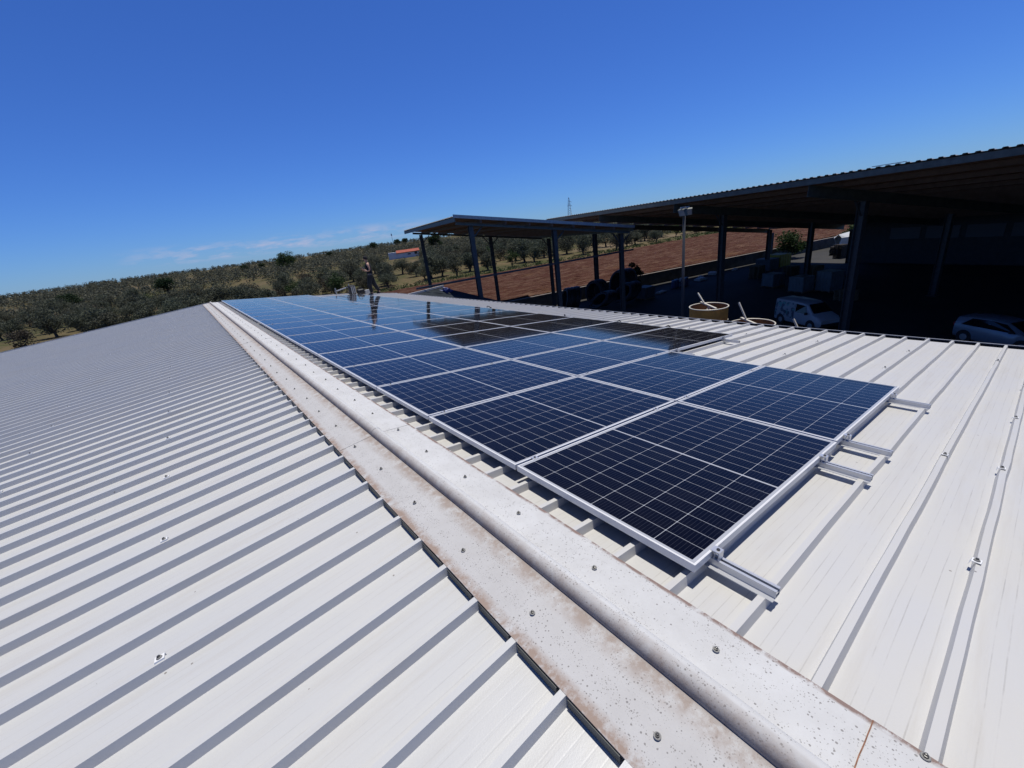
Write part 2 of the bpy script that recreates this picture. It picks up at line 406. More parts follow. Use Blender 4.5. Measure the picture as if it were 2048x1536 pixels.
# gutter along the east eave
s = MB(); zg0 = zr(XE, .10)-ZG
pr = [(XE-.03, zg0+.035), (XE-.03, zg0-.10), (XE+.15, zg0-.10), (XE+.15, zg0+.055)]
for a, b in zip(pr, pr[1:]): s.quad((a[0], YN, a[1]), (b[0], YN, b[1]), (b[0], 19.45, b[1]), (a[0], 19.45, a[1]))
s.quad((XE+.156, YN, zg0-.106), (XE+.156, 19.45, zg0-.106), (XE+.156, 19.45, zg0+.055), (XE+.156, YN, zg0+.055))
g = s.build('gutter', M_gutter, bld)
s = MB(); s.box(XE+.143, XE+.165, YN, 19.45, zg0+.055, zg0+.064)
s.build('gutter_rim', M_galv, g)
# ridge cap: overlapping lengths
def cap_piece(y0, y1, lift):
    P = []
    e = .002+lift
    P.append((-.712, zl(-.712)-.004+e)); P.append((-.712, zl(-.712)+e)); P.append((-.56, zl(-.56)+e+.001)); P.append((-.456, zl(-.456)+e))
    r = .042; cx, cz = -.412, ZR+.004+e
    for i in range(13):
        t = R(190-i*200/12); P.append((cx+r*math.cos(t), cz+r*math.sin(t)))
    P.append((-.35, zr(-.35)+e+.001)); P.append((-.25, zr(-.25)+e)); P.append((-.137, zr(-.137)+e)); P.append((-.137, zr(-.137)-.006+e))
    s = MB(); n = 26; k = len(P)
    for i in range(n+1):
        y = y0+(y1-y0)*i/n
        for j, (x, z) in enumerate(P):
            w = noise.noise(Vector((y*1.7, x*4, 9)))*.0035
            s.v.append((x+(w*.6 if j in (0, 1, k-1, k-2) else 0), y, z-ZG+w*.5))
    for i in range(n):
        for j in range(k-1):
            a = i*k+j; s.f.append((a, a+1, a+k+1, a+k)); s.m.append(0)
    o = s.build('ridge_cap', M_cap, bld, smooth=True)
    sm = o.modifiers.new('t', 'SOLIDIFY'); sm.thickness = .002; sm.offset = -1
    em = o.modifiers.new('e', 'EDGE_SPLIT'); em.split_angle = R(35)
    return o
joints = [YN, -3.65, -.592, 2.5, 5.55, 8.6, 11.65, 14.7, 17.8, YF]
caps = []
for i in range(len(joints)-1):
    caps.append(cap_piece(joints[i]-(.12 if i else 0), joints[i+1], .0025*(i % 2)))
caps[1]['label'] = 'nearest cap length with rusty joint'
# rusty joint seam
for x0, x1 in ((-.355, -.14), (-.70, -.465)):
    s = MB()
    for i in range(8):
        a = x0+(x1-x0)*i/8; b = x0+(x1-x0)*(i+1)/8; zf = zr if a > AX else zl
        ya = -.594+noise.noise(Vector((a*20, 1, 1)))*.004; yb = -.594+noise.noise(Vector((b*20, 1, 1)))*.004
        s.quad((a, ya-.0015, zf(a)+.0068-ZG), (b, yb-.0015, zf(b)+.0068-ZG), (b, yb+.0015, zf(b)+.0068-ZG), (a, ya+.0015, zf(a)+.0068-ZG))
    s.build('joint_sealant', mat('rusty_sealant', (.30, .15, .09), .9, noise_amt=.5, nscale=60), caps[1])
# toothed closure under the west edge of the cap
s = MB(); y = RIB0-RIBP*round((RIB0-YN)/RIBP)
while y < YF-.3:
    a, b = y+.040, y+RIBP-.010
    x = -.7155
    s.box(x-.002, x, a, b, zl(x, RIBH-.004)-ZG, zl(x, .003)-ZG)
    y += RIBP
s.build('closure_strip', M_dark, bld)
# screws of the cap, sub-parts of the cap length they hold
sc = MB(); sc.lathe([(0, .0012), (.0095, .0012), (.011, 0)], n=14, m=1); sc.lathe([(.0062, 0), (.0062, .006), (0, .0075)], n=6); sc.lathe([(.0035, .006), (.0035, .011), (0, .012)], n=8)
sc_me = sc.mesh('screw', [M_bolt, M_rubber], False)
def add_screw(x, y, z, par, name='screw'):
    o = bpy.data.objects.new(name, sc_me); C.objects.link(o); o.parent = par
    o.location = (x, y, z); o.rotation_euler = (random.uniform(-.08, .08), random.uniform(-.08, .08), random.uniform(0, 3))
    return o
for i in range(-9, 44):
    y = -.21+.51*i
    if not YN+.1 < y < YF-.1: continue
    ci = max(k for k in range(len(joints)-1) if joints[k] <= y)
    jx = random.uniform(-.012, .012)
    add_screw(-.60+jx, y+random.uniform(-.02, .02), zl(-.60+jx)+.008-ZG, caps[ci])
    add_screw(-.265-jx, y+random.uniform(-.02, .02), zr(-.265)+.008-ZG, caps[ci])
add_screw(-.15, -.70, zr(-.15)+.008-ZG, caps[1])
# saddle washers with screws on the ribs
sd = MB()
for (ya, za), (yb, zb) in zip([(-.0175, -.016), (-.0155, -.006), (-.0145, .002), (.0145, .002), (.0165, -.006)], [(-.0155, -.006), (-.0145, .002), (.0145, .002), (.0165, -.006), (.0195, -.016)]):
    sd.quad((-.017, ya, za), (.017, ya, za), (.017, yb, zb), (-.017, yb, zb))
    sd.quad((-.017, ya, za+.002), (-.017, yb, zb+.002), (.017, yb, zb+.002), (.017, ya, za+.002))
    sd.quad((-.017, ya, za), (-.017, yb, zb), (-.017, yb, zb+.002), (-.017, ya, za+.002))
    sd.quad((.017, ya, za), (.017, ya, za+.002), (.017, yb, zb+.002), (.017, yb, zb))
sd.lathe([(0, .0105), (.009, .0095), (.0115, .003)], n=14, m=1); sd.lathe([(.006, .008), (.006, .015), (0, .016)], n=6, m=2)
sd_me = sd.mesh('saddle_screw', [M_wsad, M_rubber, M_bolt])
def add_saddle(x, y, z, par, ang):
    o = bpy.data.objects.new('saddle_screw', sd_me); C.objects.link(o); o.parent = par
    o.location = (x, y, z); o.rotation_euler = (0, ang, random.uniform(-.06, .06))
for ix in range(6):
    x = -1.79-1.2*ix
    for k in range(-2, 15):
        y = .29+1.0*k+(.25 if ix % 2 else 0)
        add_saddle(x, y+.013, zl(x)+.0035-ZG, rW, -ALL)
for ix in range(6):
    x = -.41+1.365+1.21*ix
    for k in range(-5, 14):
        y = -.71+1.0*k
        if x < 5.6 and y > 2.1: continue
        if x < 3.7 and y > -.1: continue
        add_saddle(x, y+.013, zr(x)+.0035-ZG, rE, ALR)
for x, y in ((2.17, -.46), (5.8, -.46)): add_saddle(x, y+.001, zr(x)+.0035-ZG, rE, ALR)

# ---------------------------------------------------------------- solar panels
LP, WP, TH = 1.771, 1.134, .035
PY = 1.154
M_cell = cell_mat(LP-.02, WP-.02)
fr = MB(); lip = .0095
fr.box(0, LP, 0, lip, -TH, 0); fr.box(0, LP, WP-lip, WP, -TH, 0)
fr.box(0, lip, lip, WP-lip, -TH, 0); fr.box(LP-lip, LP, lip, WP-lip, -TH, 0)
fr_me = fr.mesh('frame', M_alu)
gl = MB(); gl.box(0, LP-.02, 0, WP-.02, -.006, 0); gl_me = gl.mesh('glass', M_cell)
def on_slope(s, y, h=0):
    """east slope: distance s down the slope from the panels' upper edge, h above the panels' top face"""
    return Vector((s*math.cos(ALR)+h*math.sin(ALR), y, -s*math.sin(ALR)+h*math.cos(ALR)))
rowname = ['row by the ridge cap', 'middle row', 'outer row']
def ordw(n):
    return ['first', 'second', 'third', 'fourth', 'fifth', 'sixth', 'seventh', 'eighth', 'ninth', 'tenth', 'eleventh', 'twelfth', 'thirteenth', 'fourteenth', 'fifteenth', 'sixteenth', 'seventeenth', 'eighteenth', 'nineteenth'][n]
for col in range(3):
    k0, k1 = (0, 19) if col < 2 else (2, 17)
    for k in range(k0, k1):
        p = empty('solar_panel', on_slope(col*(LP+.02), k*PY+(.006 if col == 1 and k == 0 else 0)+random.uniform(-.001, .001)), (0, ALR, 0),
                  'blue solar panel, %s from the near end of the %s' % (ordw(k-k0), rowname[col]), 'solar panel', 'solar panels laid in three rows on the roof')
        p.rotation_euler = (random.uniform(-.0012, .0012), ALR+random.uniform(-.0012, .0012), 0)
        a = bpy.data.objects.new('frame', fr_me); C.objects.link(a); a.parent = p
        b = bpy.data.objects.new('glass', gl_me); C.objects.link(b); b.parent = p; b.location = (.01, .01, -.0018)
# rails with end and mid clamps
def rail_mesh(y0, y1):
    s = MB()
    s.box(-.020, .022, y0, y1, -.003, 0)                    # base web
    s.box(-.045, -.020, y0, y1, -.003, 0)                   # ridge-side flange
    s.box(-.020, -.017, y0, y1, 0, .027); s.box(.019, .022, y0, y1, 0, .027)
    s.box(-.020, -.006, y0, y1, .027, .030); s.box(.008, .022, y0, y1, .027, .030)
    s.box(-.017, .019, y0+.001, y1-.001, .011, .0135)
    return s
mc = MB(); mc.box(-.020, .020, -.016, .016, 0, .0035); mc.box(-.018, .018, -.0095, -.0075, -.03, 0); mc.box(-.018, .018, .0075, .0095, -.03, 0)
mc.lathe([(.0075, .0035), (.0075, .007), (.0045, .010), (0, .010)], n=12, m=1); mc_me = mc.mesh('mid_clamp', [M_clamp, M_bolt])
ec = MB(); ec.box(-.020, .020, -.030, .008, .0002, .004); ec.box(-.020, .020, -.030, -.026, -.038, .0002); ec.box(-.020, .020, -.012, -.009, -.034, .0002)
ec.lathe([(.0075, .004), (.0075, .008), (.0045, .011), (0, .011)], c=(0, -.016, 0), n=12, m=1); ec_me = ec.mesh('end_clamp', [M_clamp, M_bolt])
rl = 0
railpos = [(.155, 0), (1.475, 0), (1.946, 1), (3.25, 1), (3.74, 2), (5.045, 2)]
for si, (sx, col) in enumerate(railpos):
    k0, k1 = (0, 19) if col < 2 else (2, 17)
    ya, yb = k0*PY-.249, (k1*PY-.02)+.1
    r = empty('mounting_rail', on_slope(sx, 0, -.065), (0, ALR, 0),
              'aluminium mounting rail under the %s edge of the %s' % ('upper' if si % 2 == 0 else 'lower', 'panels ' + ('beside the ridge' if col == 0 else 'in the middle row' if col == 1 else 'in the outer row')), 'rail', 'rails carrying the panels')
    o = rail_mesh(ya, yb).build('rail_profile', M_rail, r)
    e = bpy.data.objects.new('end_clamp', ec_me); C.objects.link(e); e.parent = r; e.location = (0, k0*PY, .065)
    for k in range(k0+1, k1):
        e = bpy.data.objects.new('mid_clamp', mc_me); C.objects.link(e); e.parent = r; e.location = (random.uniform(-.004, .004), k*PY-.010, .065)
    e = bpy.data.objects.new('end_clamp', ec_me); C.objects.link(e); e.parent = r; e.location = (0, k1*PY-.02, .065); e.rotation_euler = (0, 0, math.pi)

# ---------------------------------------------------------------- terrain
def ss(a, b, x): t = max(0, min(1, (x-a)/(b-a))); return t*t*(3-2*t)
def terrain_z(A, D):
    r = math.hypot(A, D)
    az = math.degrees(math.atan2(D, A))+15
    z = -6.45 - .5*ss(20, -15, D)
    if r > 92: z += 7.2*min(1, (r-92)/530)**.92
    z += (noise.noise(Vector((A*.008, D*.008, 1))))*1.5*ss(120, 300, r)
    z += 1.5*ss(250, 650, r)*ss(5, 35, az)
    z -= 3.0*ss(650, 1400, r)
    return z
YARD_A = 44.45
Al = [-3500, -1500, -600, -250, -120, -60] + [-40+8*i for i in range(11)] + [YARD_A, YARD_A+.05] + [46+3*i for i in range(13)]
a = 88
while a < 3600: Al.append(a); a *= 1.045
Dl = [-3500, -2000, -1200]
d = -900
neg = []
v = 12
while v < 1100: neg.append(-v); v *= 1.06
Dl = [-3500, -2000] + sorted(neg)+[-8, -4, 0]
v = 4
while v < 3600: Dl.append(v); v *= 1.05
s = MB(); nD = len(Dl)
for A in Al:
    for D in Dl:
        z = terrain_z(A, D)
        if A <= YARD_A and D > -9 and A > -130 and D < 160: z = ZG-.03
        s.v.append(tuple(W(A, D, z)))
for i in range(len(Al)-1):
    for j in range(nD-1):
        q = i*nD+j; s.f.append((q, q+1, q+nD+1, q+nD)); s.m.append(0)
def ground_mat():
    m = bpy.data.materials.new('dry_grass_and_earth'); m.use_nodes = True; t = m.node_tree; b = t.nodes['Principled BSDF']
    P = t.nodes.new('ShaderNodeTexCoord').outputs['Object']
    c = mixrgb(t, ramp(t, [(.38, 0), (.6, 1)], nz(t, P, .05, 9, .7)).outputs[0], (.052, .056, .024), (.13, .098, .055))
    c = mixrgb(t, ramp(t, [(.5, 0), (.62, .8)], nz(t, P, .35, 8, .7)).outputs[0], c, (.05, .065, .022))
    c = mixrgb(t, ramp(t, [(.58, 0), (.66, .8)], nz(t, P, .021, 7, .6)).outputs[0], c, (.17, .13, .088))
    t.links.new(c, b.inputs['Base Color']); b.inputs['Roughness'].default_value = 1
    b.inputs['Specular IOR Level'].default_value = .1
    bp = t.nodes.new('ShaderNodeBump'); bp.inputs['Strength'].default_value = .6; bp.inputs['Distance'].default_value = .3
    t.links.new(nz(t, P, 1.2, 6), bp.inputs['Height']); t.links.new(bp.outputs[0], b.inputs['Normal'])
    return m
gobj = s.build('ground', ground_mat(), smooth=True); tag(gobj, kind='structure')
# yard
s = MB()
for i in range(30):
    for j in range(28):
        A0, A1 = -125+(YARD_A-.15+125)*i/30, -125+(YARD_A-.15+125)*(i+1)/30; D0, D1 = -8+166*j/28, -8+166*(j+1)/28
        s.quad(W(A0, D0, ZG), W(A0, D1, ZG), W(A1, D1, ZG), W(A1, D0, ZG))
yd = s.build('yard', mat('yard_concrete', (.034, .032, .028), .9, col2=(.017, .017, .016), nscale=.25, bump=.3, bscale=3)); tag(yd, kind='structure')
# ploughed red field with real furrows
s = MB(); FA0, FA1, FD0, FD1 = YARD_A+.35, 78.5, 2, 130
na, nd = 240, 150
for i in range(na+1):
    A = FA0+(FA1-FA0)*i/na
    for j in range(nd+1):
        D = FD0+(FD1-FD0)*j/nd
        z = terrain_z(A, D)+.16+.07*math.sin(A*2*math.pi/1.15+noise.noise(Vector((D*.05, 0, 3)))*1.5)+noise.noise(Vector((A*3, D*1.1, 0)))*.13+noise.noise(Vector((A*9, D*4, 4)))*.05
        s.v.append(tuple(W(A, D, z)))
for i in range(na):
    for j in range(nd):
        q = i*(nd+1)+j; s.f.append((q, q+1, q+nd+2, q+nd+1)); s.m.append(0)
def field_mat():
    m = bpy.data.materials.new('red_ploughed_soil'); m.use_nodes = True; t = m.node_tree; b = t.nodes['Principled BSDF']
    P = t.nodes.new('ShaderNodeTexCoord').outputs['Object']
    mr = t.nodes.new('ShaderNodeMapping'); mr.inputs['Rotation'].default_value = (0, 0, T15); t.links.new(P, mr.inputs[0]); Q = mr.outputs[0]
    c = mixrgb(t, ramp(t, [(.35, 0), (.65, 1)], nz(t, Q, 1, 8, .75, (.5, 2.2, 1))).outputs[0], (.044, .015, .0105), (.074, .030, .021))
    c = mixrgb(t, ramp(t, [(.49, 0), (.60, .7)], nz(t, Q, 1, 10, .9, (.22, 4.2, 1))).outputs[0], c, (.22, .145, .098))
    c = mixrgb(t, ramp(t, [(.60, 0), (.68, .6)], nz(t, Q, .16, 5, .6)).outputs[0], c, (.13, .07, .035))
    t.links.new(c, b.inputs['Base Color']); b.inputs['Roughness'].default_value = 1; b.inputs['Specular IOR Level'].default_value = .1
    bp = t.nodes.new('ShaderNodeBump'); bp.inputs['Strength'].default_value = .9; bp.inputs['Distance'].default_value = .15
    t.links.new(nz(t, P, 4, 6, .7), bp.inputs['Height']); t.links.new(bp.outputs[0], b.inputs['Normal'])
    return m
fo = s.build('ploughed_field', field_mat()); tag(fo, kind='structure')

# retaining wall
bw = empty('retaining_wall', W(YARD_A, 60, ZG), (0, 0, RZ), 'long dark concrete retaining wall below the red ploughed field', 'wall')
s = MB()
for i in range(26):
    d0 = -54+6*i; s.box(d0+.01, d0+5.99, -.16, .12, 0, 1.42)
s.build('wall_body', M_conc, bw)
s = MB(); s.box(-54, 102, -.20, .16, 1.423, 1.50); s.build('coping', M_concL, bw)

# ---------------------------------------------------------------- open-sided sheds
def mono_shed(name, A0, A1, D0, D1, z0, z1, posts, beamsA, label, cat, teeth_p, purl, beam_h=.32, post_w=.24):
    """roof high edge at D0 (z0), low edge at D1 (z1); ribs run along D; purlins along A"""
    root = empty(name, W((A0+A1)/2, (D0+D1)/2, ZG), (0, 0, RZ), label, cat)
    Am, Dm = (A0+A1)/2, (D0+D1)/2
    L = lambda A, D, z: (D-Dm, A-Am, z-ZG)
    zz = lambda D: z0+(z1-z0)*(D-D0)/(D1-D0)
    s = MB(); n = int((A1-A0)/teeth_p)
    pr = []
    for i in range(n):
        a = A0+i*teeth_p; pr += [(a, 0), (a+.03, .045), (a+.16, .045), (a+.19, 0)]
    pr.append((A1, 0))
    for (a, h), (b, k) in zip(pr, pr[1:]):
        s.quad(L(a, D0, zz(D0)+h), L(a, D1, zz(D1)+h), L(b, D1, zz(D1)+k), L(b, D0, zz(D0)+k))
    s.build('roof_sheet', M_sheet, root)
    s = MB(); s.quad(L(A0, D0, z0-.045), L(A1, D0, z0-.045), L(A1, D1, z1-.045), L(A0, D1, z1-.045))
    s.build('roof_lining', M_under, root)
    np_ = int((D1-D0)/purl)
    for i in range(np_+1):
        D = D0+.06+(D1-D0-.12)*i/np_
        s = MB(); z = zz(D)-.05
        s.bar(L(A0+.02, D, z-.12), L(A1-.02, D, z-.12), .09 if 0 < i < np_ else .06, .23 if 0 < i < np_ else .27)
        s.build('purlin', M_purl if 0 < i < np_ else M_steel2, root)
    for A in beamsA:
        s = MB()
        t0, t1 = L(A, D0+.15, zz(D0+.15)-.30), L(A, D1-.15, zz(D1-.15)-.30)
        up_ = Vector((0, 0, 1))
        s.bar(Vector(t0)-up_*.01, Vector(t1)-up_*.01, .16, .02); s.bar(Vector(t0)-up_*(beam_h), Vector(t1)-up_*beam_h, .16, .02)
        s.bar(Vector(t0)-up_*(beam_h/2), Vector(t1)-up_*(beam_h/2), .02, beam_h-.02)
        s.build('rafter', M_steel2, root)
    for (A, D, br) in posts:
        s = MB(); zt_ = zz(D)-.31-beam_h
        x, y, z = L(A, D, zt_); w = post_w
        s.box(x-w/2, x+w/2, y-w/2, y-w/2+.02, 0, z); s.box(x-w/2, x+w/2, y+w/2-.02, y+w/2, 0, z); s.box(x-.012, x+.012, y-w/2+.02, y+w/2-.02, 0, z)
        s.box(x-w*.8, x+w*.8, y-w*.8, y+w*.8, 0, .03)
        po = s.build('post', M_steel, root)
        if br:
            s = MB()
            for dx, dy in br:
                s.bar((x+dx*.1, y+dy*.1, z-.75), (x+dx*.8, y+dy*.8, z-.02-dx*.8*(z0-z1)/(D1-D0)), .08, .08)
            s.build('brace', M_steel, po)
    return root, L, zz
cs, Lc, zc = mono_shed('open_canopy', 27.3, 46.0, 8.05, 22.1, 2.53, .33,
    [(27.85, 9.24, [(1, 0)]), (27.85, 15.47, [(1, 0)]), (27.85, 21.3, [(-1, 0), (1, 0)]), (42.7, 9.03, [(1, 0)]), (42, 15.9, [(-1, 0), (1, 0)]), (39.9, 21.45, [(-1, 0)])],
    (27.6, 42.3), 'small open steel canopy with sloping roof behind the panels, left of the big shed', 'canopy', .33, 1.7, .16, .29)
s = MB(); s.bar(Lc(27.25, 8.0, zc(8.0)+.02), Lc(27.25, 22.13, zc(22.13)+.02), .05, .2); s.build('verge_trim', M_galv, cs)
s = MB(); s.bar(Lc(27.66, 4.9, -1.50), Lc(27.66, 22.3, -1.35), .08, .12); s.build('tie_rail', M_steel, cs)
zs_far = -3.05
sh, Ls, zs = mono_shed('big_shed', -27, 44.1, 23.5, 60, 1.857, zs_far,
    [(a, 28.56, [(0, 1), (0, -1)] if a > 40 else [(-1, 0)]) for a in (-3.5, 5.9, 15.4, 24.8, 42.1)] + [(a, 43.7, None) for a in (-2.5, 7.5, 17.6, 27.7, 37.8)]
    + [(a, 51.6, None) for a in (27.7, 37.8)] + [(a, 59.5, None) for a in (32.8, 37.8, 43.2)],
    (-3.5, 5.9, 15.4, 24.8, 34, 43.8), 'huge open-fronted steel shed with dark underside at the right edge', 'shed', .36, 2.4, .55, .40)
# lap in the edge sheets
s = MB(); s.box(-18.30, -18.1, 2.8, 4.0, 1.857-ZG+.06, 1.857-ZG+.085); s.build('ridge_flashing', M_galv, sh)
# back and end walls of the shed with a strip of translucent panes
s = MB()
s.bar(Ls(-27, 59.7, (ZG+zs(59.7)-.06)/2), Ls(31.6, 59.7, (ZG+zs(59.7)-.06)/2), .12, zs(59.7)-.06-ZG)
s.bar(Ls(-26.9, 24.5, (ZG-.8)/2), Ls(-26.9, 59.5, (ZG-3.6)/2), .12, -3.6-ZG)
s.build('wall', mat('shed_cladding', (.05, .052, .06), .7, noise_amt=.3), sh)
for i in range(17):
    a = -25+3.2*i
    s = MB(); s.bar(Ls(a, 59.62, zs(59.7)-1.55), Ls(a+2.7, 59.62, zs(59.7)-1.55), .06, 1.2)
    s.build('window', mat('translucent_pane', (.075, .08, .10), .5) if i == 0 else bpy.data.materials['translucent_pane'], sh)
# sliding door leaves inside
for a in (3.2, -2.2):
    s = MB(); s.bar(Ls(a, 53, ZG+2.4), Ls(a+4.6, 53, ZG+2.4), .1, 4.6)
    d_ = s.build('sliding_door', mat('blue_grey_door', (.11, .12, .15), .6, noise_amt=.2) if a == 3.2 else bpy.data.materials['blue_grey_door'], sh)
    s = MB()
    for k in range(5): s.bar(Ls(a+.05+k*1.1, 52.93, ZG+.2), Ls(a+.05+k*1.1, 52.93, ZG+4.6), .05)
    s.build('door_rib', M_steel, d_)

# low corrugated lean-to beyond the building's far corner
lt = empty('corrugated_lean_to', W(27, 8, ZG), (0, 0, RZ), 'low grey corrugated lean-to roof with white edge bar beyond the far eave', 'shed')
s = MB(); p0 = Vector((-4.5, -1.0, 6.125)); p1 = Vector((-1.1, 2.0, 6.0)); dn = Vector((6.8, -1.2, -1.7)); dnB = Vector((3.8, -1.0, -1.56)); DN = lambda t: dn.lerp(dnB, t)
n = 26
for i in range(n):
    a = p0.lerp(p1, i/n); b = p0.lerp(p1, (i+.5)/n); c = p0.lerp(p1, (i+1)/n); u = Vector((0, 0, .05))
    da, db, dc = DN(i/n), DN((i+.5)/n), DN((i+1)/n); s.quad(a, a+da, b+db+u, b+u); s.quad(b+u, b+db+u, c+dc, c)
s.build('roof_sheet', mat('old_grey_sheet', (.05, .06, .07), .95, 0, spec=.1, noise_amt=.4, nscale=1.5), lt)
s = MB(); s.bar(p0+Vector((-.1, -.05, .09)), p1+Vector((.15, .1, .09)), .1, .12); s.build('edge_bar', M_white, lt)
s = MB()
for q in (p0, p1, p0+dn, p1+dnB): s.bar((q.x, q.y, 0), (q.x, q.y, q.z-.03), .1)
s.build('support', M_steel, lt)
bt = MB()
tq = p0.lerp(p1, .75)+DN(.75)*.22
for i in range(9):
    a = Vector((random.uniform(-.28, .28), random.uniform(-.3, .3), random.uniform(.02, .12)))
    bt.bar(tq+a, tq+a+Vector((random.uniform(-.35, .35), random.uniform(-.3, .3), random.uniform(.05, .3))), .22, .12, up=Vector((random.random(), 1, .3)).normalized())
o = bt.build('blue_tarpaulin', mat('blue_plastic', (.012, .03, .16), .5)); tag(o, 'crumpled blue tarpaulin lying on the low corrugated lean-to', 'tarpaulin')
w_ = W(27, 8, ZG); o.location = w_; o.rotation_euler = (0, 0, RZ); bevel(o, .04)

# ---------------------------------------------------------------- yard things
# yellow tanks with rim and stirring bar
M_yel = mat('ochre_paint', (.66, .30, .05), .6, noise_amt=.35, nscale=2.5)
M_yin = mat('rusty_inside', (.30, .14, .05), .8, noise_amt=.6, nscale=3)
M_rim = mat('pale_rim', (.62, .58, .48), .5, .2)
def tank(A, D, zt_, rr, label, rod):
    t = empty('mixing_tank', W(A, D, ZG), (0, 0, .5), label, 'tank', 'ochre tanks beyond the gutter')
    H = zt_-ZG
    s = MB(); s.lathe([(rr, .9), (rr, H)], n=40); s.lathe([(rr*.25, .2), (rr, .9)], n=40); s.build('tank_shell', M_yel, t, True)
    s = MB(); s.lathe([(rr-.02, 1.0), (rr-.02, H)], n=40); s.lathe([(0, H-.9), (rr-.02, H-.9)], n=40); s.build('tank_inside', M_yin, t, True)
    s = MB(); s.torus(Matrix.Translation((0, 0, H)), rr, .022, 40); s.torus(Matrix.Translation((0, 0, H-.5)), rr+.005, .012, 40); s.build('rim', M_rim, t, True)
    s = MB(); s.bar((-.9*rr, -.35*rr, H+.03), (.95*rr, .4*rr, H+.05), .07, .05); s.tube((.1, .0, H-.8), (.1, 0, H+.02), .04); s.tube((.25, .05, H-.25), (.1, 0, H-.35), .16); s.build('cross_bar', M_rim, t)
    s = MB(); s.bar((.45*rr, .2*rr, H+.03), (.45*rr+rod[0], .2*rr+rod[1], H+rod[2]), .045, .045); s.build('lever', M_rim, t)
    s = MB()
    for a in range(4): s.bar((rr*.98*math.cos(a*1.57+.4), rr*.98*math.sin(a*1.57+.4), 0), (rr*.98*math.cos(a*1.57+.4), rr*.98*math.sin(a*1.57+.4), H-.4), .08)
    s.bar((rr, 0, H-.35), (rr+.55, -.3, H-.33), .10, .08)
    s.build('stand', M_steel, t)
    return t
tank(11.35, 12.55, -2.25, .66, 'ochre round tank with white rim, leftmost and most visible beyond the gutter', (.25, .25, .42))
tank(9.35, 12.3, -2.55, .66, 'second ochre tank showing only its rim over the gutter', (.2, .25, .62))
tank(7.35, 12.2, -2.86, .66, 'third tank of which only the lever shows over the gutter', (.2, .28, .66))
# floodlight pole
pl = empty('floodlight_pole', W(15.5, 15.4, ZG), (0, 0, RZ), 'thin grey pole with two floodlights standing in front of the big shed', 'lamp post')
s = MB(); s.tube((0, 0, 0), (0, 0, 1.30-ZG), .075, .06, 12); s.build('pole', mat('pole_grey', (.04, .045, .055), .7, 0, spec=.2), pl, True)
s = MB(); s.bar((-.36, -.14, 1.28-ZG), (.40, .14, 1.28-ZG), .06); s.build('cross_arm', M_galv, pl)
for i, (x, y, a) in enumerate(((-.22, -.12, 3.2), (.30, .08, 3.9))):
    Mx = Matrix.Translation((x, y, 1.08-ZG)) @ Matrix.Rotation(a, 4, 'Z') @ Matrix.Rotation(.45, 4, 'Y') @ Matrix.Scale(1.35, 4)
    s = MB(); s.box(-.05, .05, -.13, .13, -.11, .11, 0, Mx); s.box(.05, .055, -.115, .115, -.095, .095, 1, Mx)
    for k in range(5): s.box(-.075, -.05, -.11+.05*k, -.10+.05*k, -.1, .1, 0, Mx)
    s.build('floodlight', [M_steel2, mat('lamp_glass', (.30, .31, .32), .2) if i == 0 else bpy.data.materials['lamp_glass']], pl)

# vehicles: lofted body
def vehicle(name, loc, az, label, stations, body_m, wheels, win, extra, cat='car'):
    """stations: (x, half width at belt, half width at roof, z sill, z belt, z roof); x forward"""
    root = empty(name, loc, (0, 0, math.pi/2-az), label, cat)
    s = MB(); rings = []
    for (x, wb, wr, z0, zb, zt_) in stations:
        half = [(0, z0), (wb*.92, z0), (wb, z0+.12), (wb*1.01, (z0+zb)/2), (wb*.99, zb), ((wb+wr)/2*1.0, (zb+zt_)/2), (wr, zt_-.05), (wr*.85, zt_-.012), (0, zt_)]
        rings.append([(x, -y, z) for y, z in half]+[(x, y, z) for y, z in reversed(half[:-1])][:-1])
    k = len(rings[0])
    for r in rings: s.v += r
    for i in range(len(rings)-1):
        for j in range(k):
            a = i*k+j; b = i*k+(j+1) % k; s.f.append((a, a+k, b+k, b)); s.m.append(0)
    s.f.append(tuple(range(k))); s.m.append(0); s.f.append(tuple(reversed(range((len(rings)-1)*k, len(rings)*k)))); s.m.append(0)
    o = s.build('body', body_m, root, True); es = o.modifiers.new('e', 'EDGE_SPLIT'); es.split_angle = R(32)
    for nm, quads in win:
        s = MB()
        for q in quads: s.quad(*q)
        w = s.build(nm, M_glassd, root); sm = w.modifiers.new('s', 'SOLIDIFY'); sm.thickness = .006; sm.offset = 0
    for (x, y, r) in wheels:
        s = MB(); sg = 1 if y > 0 else -1
        s.tube((x, y-sg*.2, r), (x, y, r), r, r, 22); wh = s.build('wheel', M_black, root)
        s = MB(); s.tube((x, y, r), (x, y+sg*.012, r), r*.62, r*.55, 16); s.build('rim', M_galv, wh)
        s = MB(); s.tube((x, y-sg*.01, r+.03), (x, y+sg*.006, r+.03), r+.06, r+.06, 22); s.build('wheel_arch', M_black, root)
    for nm, m, boxes in extra:
        s = MB()
        for b in boxes: s.box(*b)
        bevel(s.build(nm, m, root), .02)
    return root
vanst = [(-2.12, .72, .66, .35, 1.0, 1.74), (-2.02, .83, .70, .28, 1.05, 1.81), (-.8, .85, .72, .26, 1.05, 1.83), (.35, .85, .71, .26, 1.04, 1.80), (.80, .85, .66, .26, 1.03, 1.70), (1.08, .85, .70, .26, 1.02, 1.42), (1.38, .84, .76, .26, 1.01, 1.14), (1.9, .80, .70, .28, .86, .98), (2.10, .72, .55, .32, .68, .80)]
vg = lambda y: [(-.05, y*.853, 1.08), (.98, y*.855, 1.08), (.70, y*.735, 1.60), (-.05, y*.775, 1.66)]
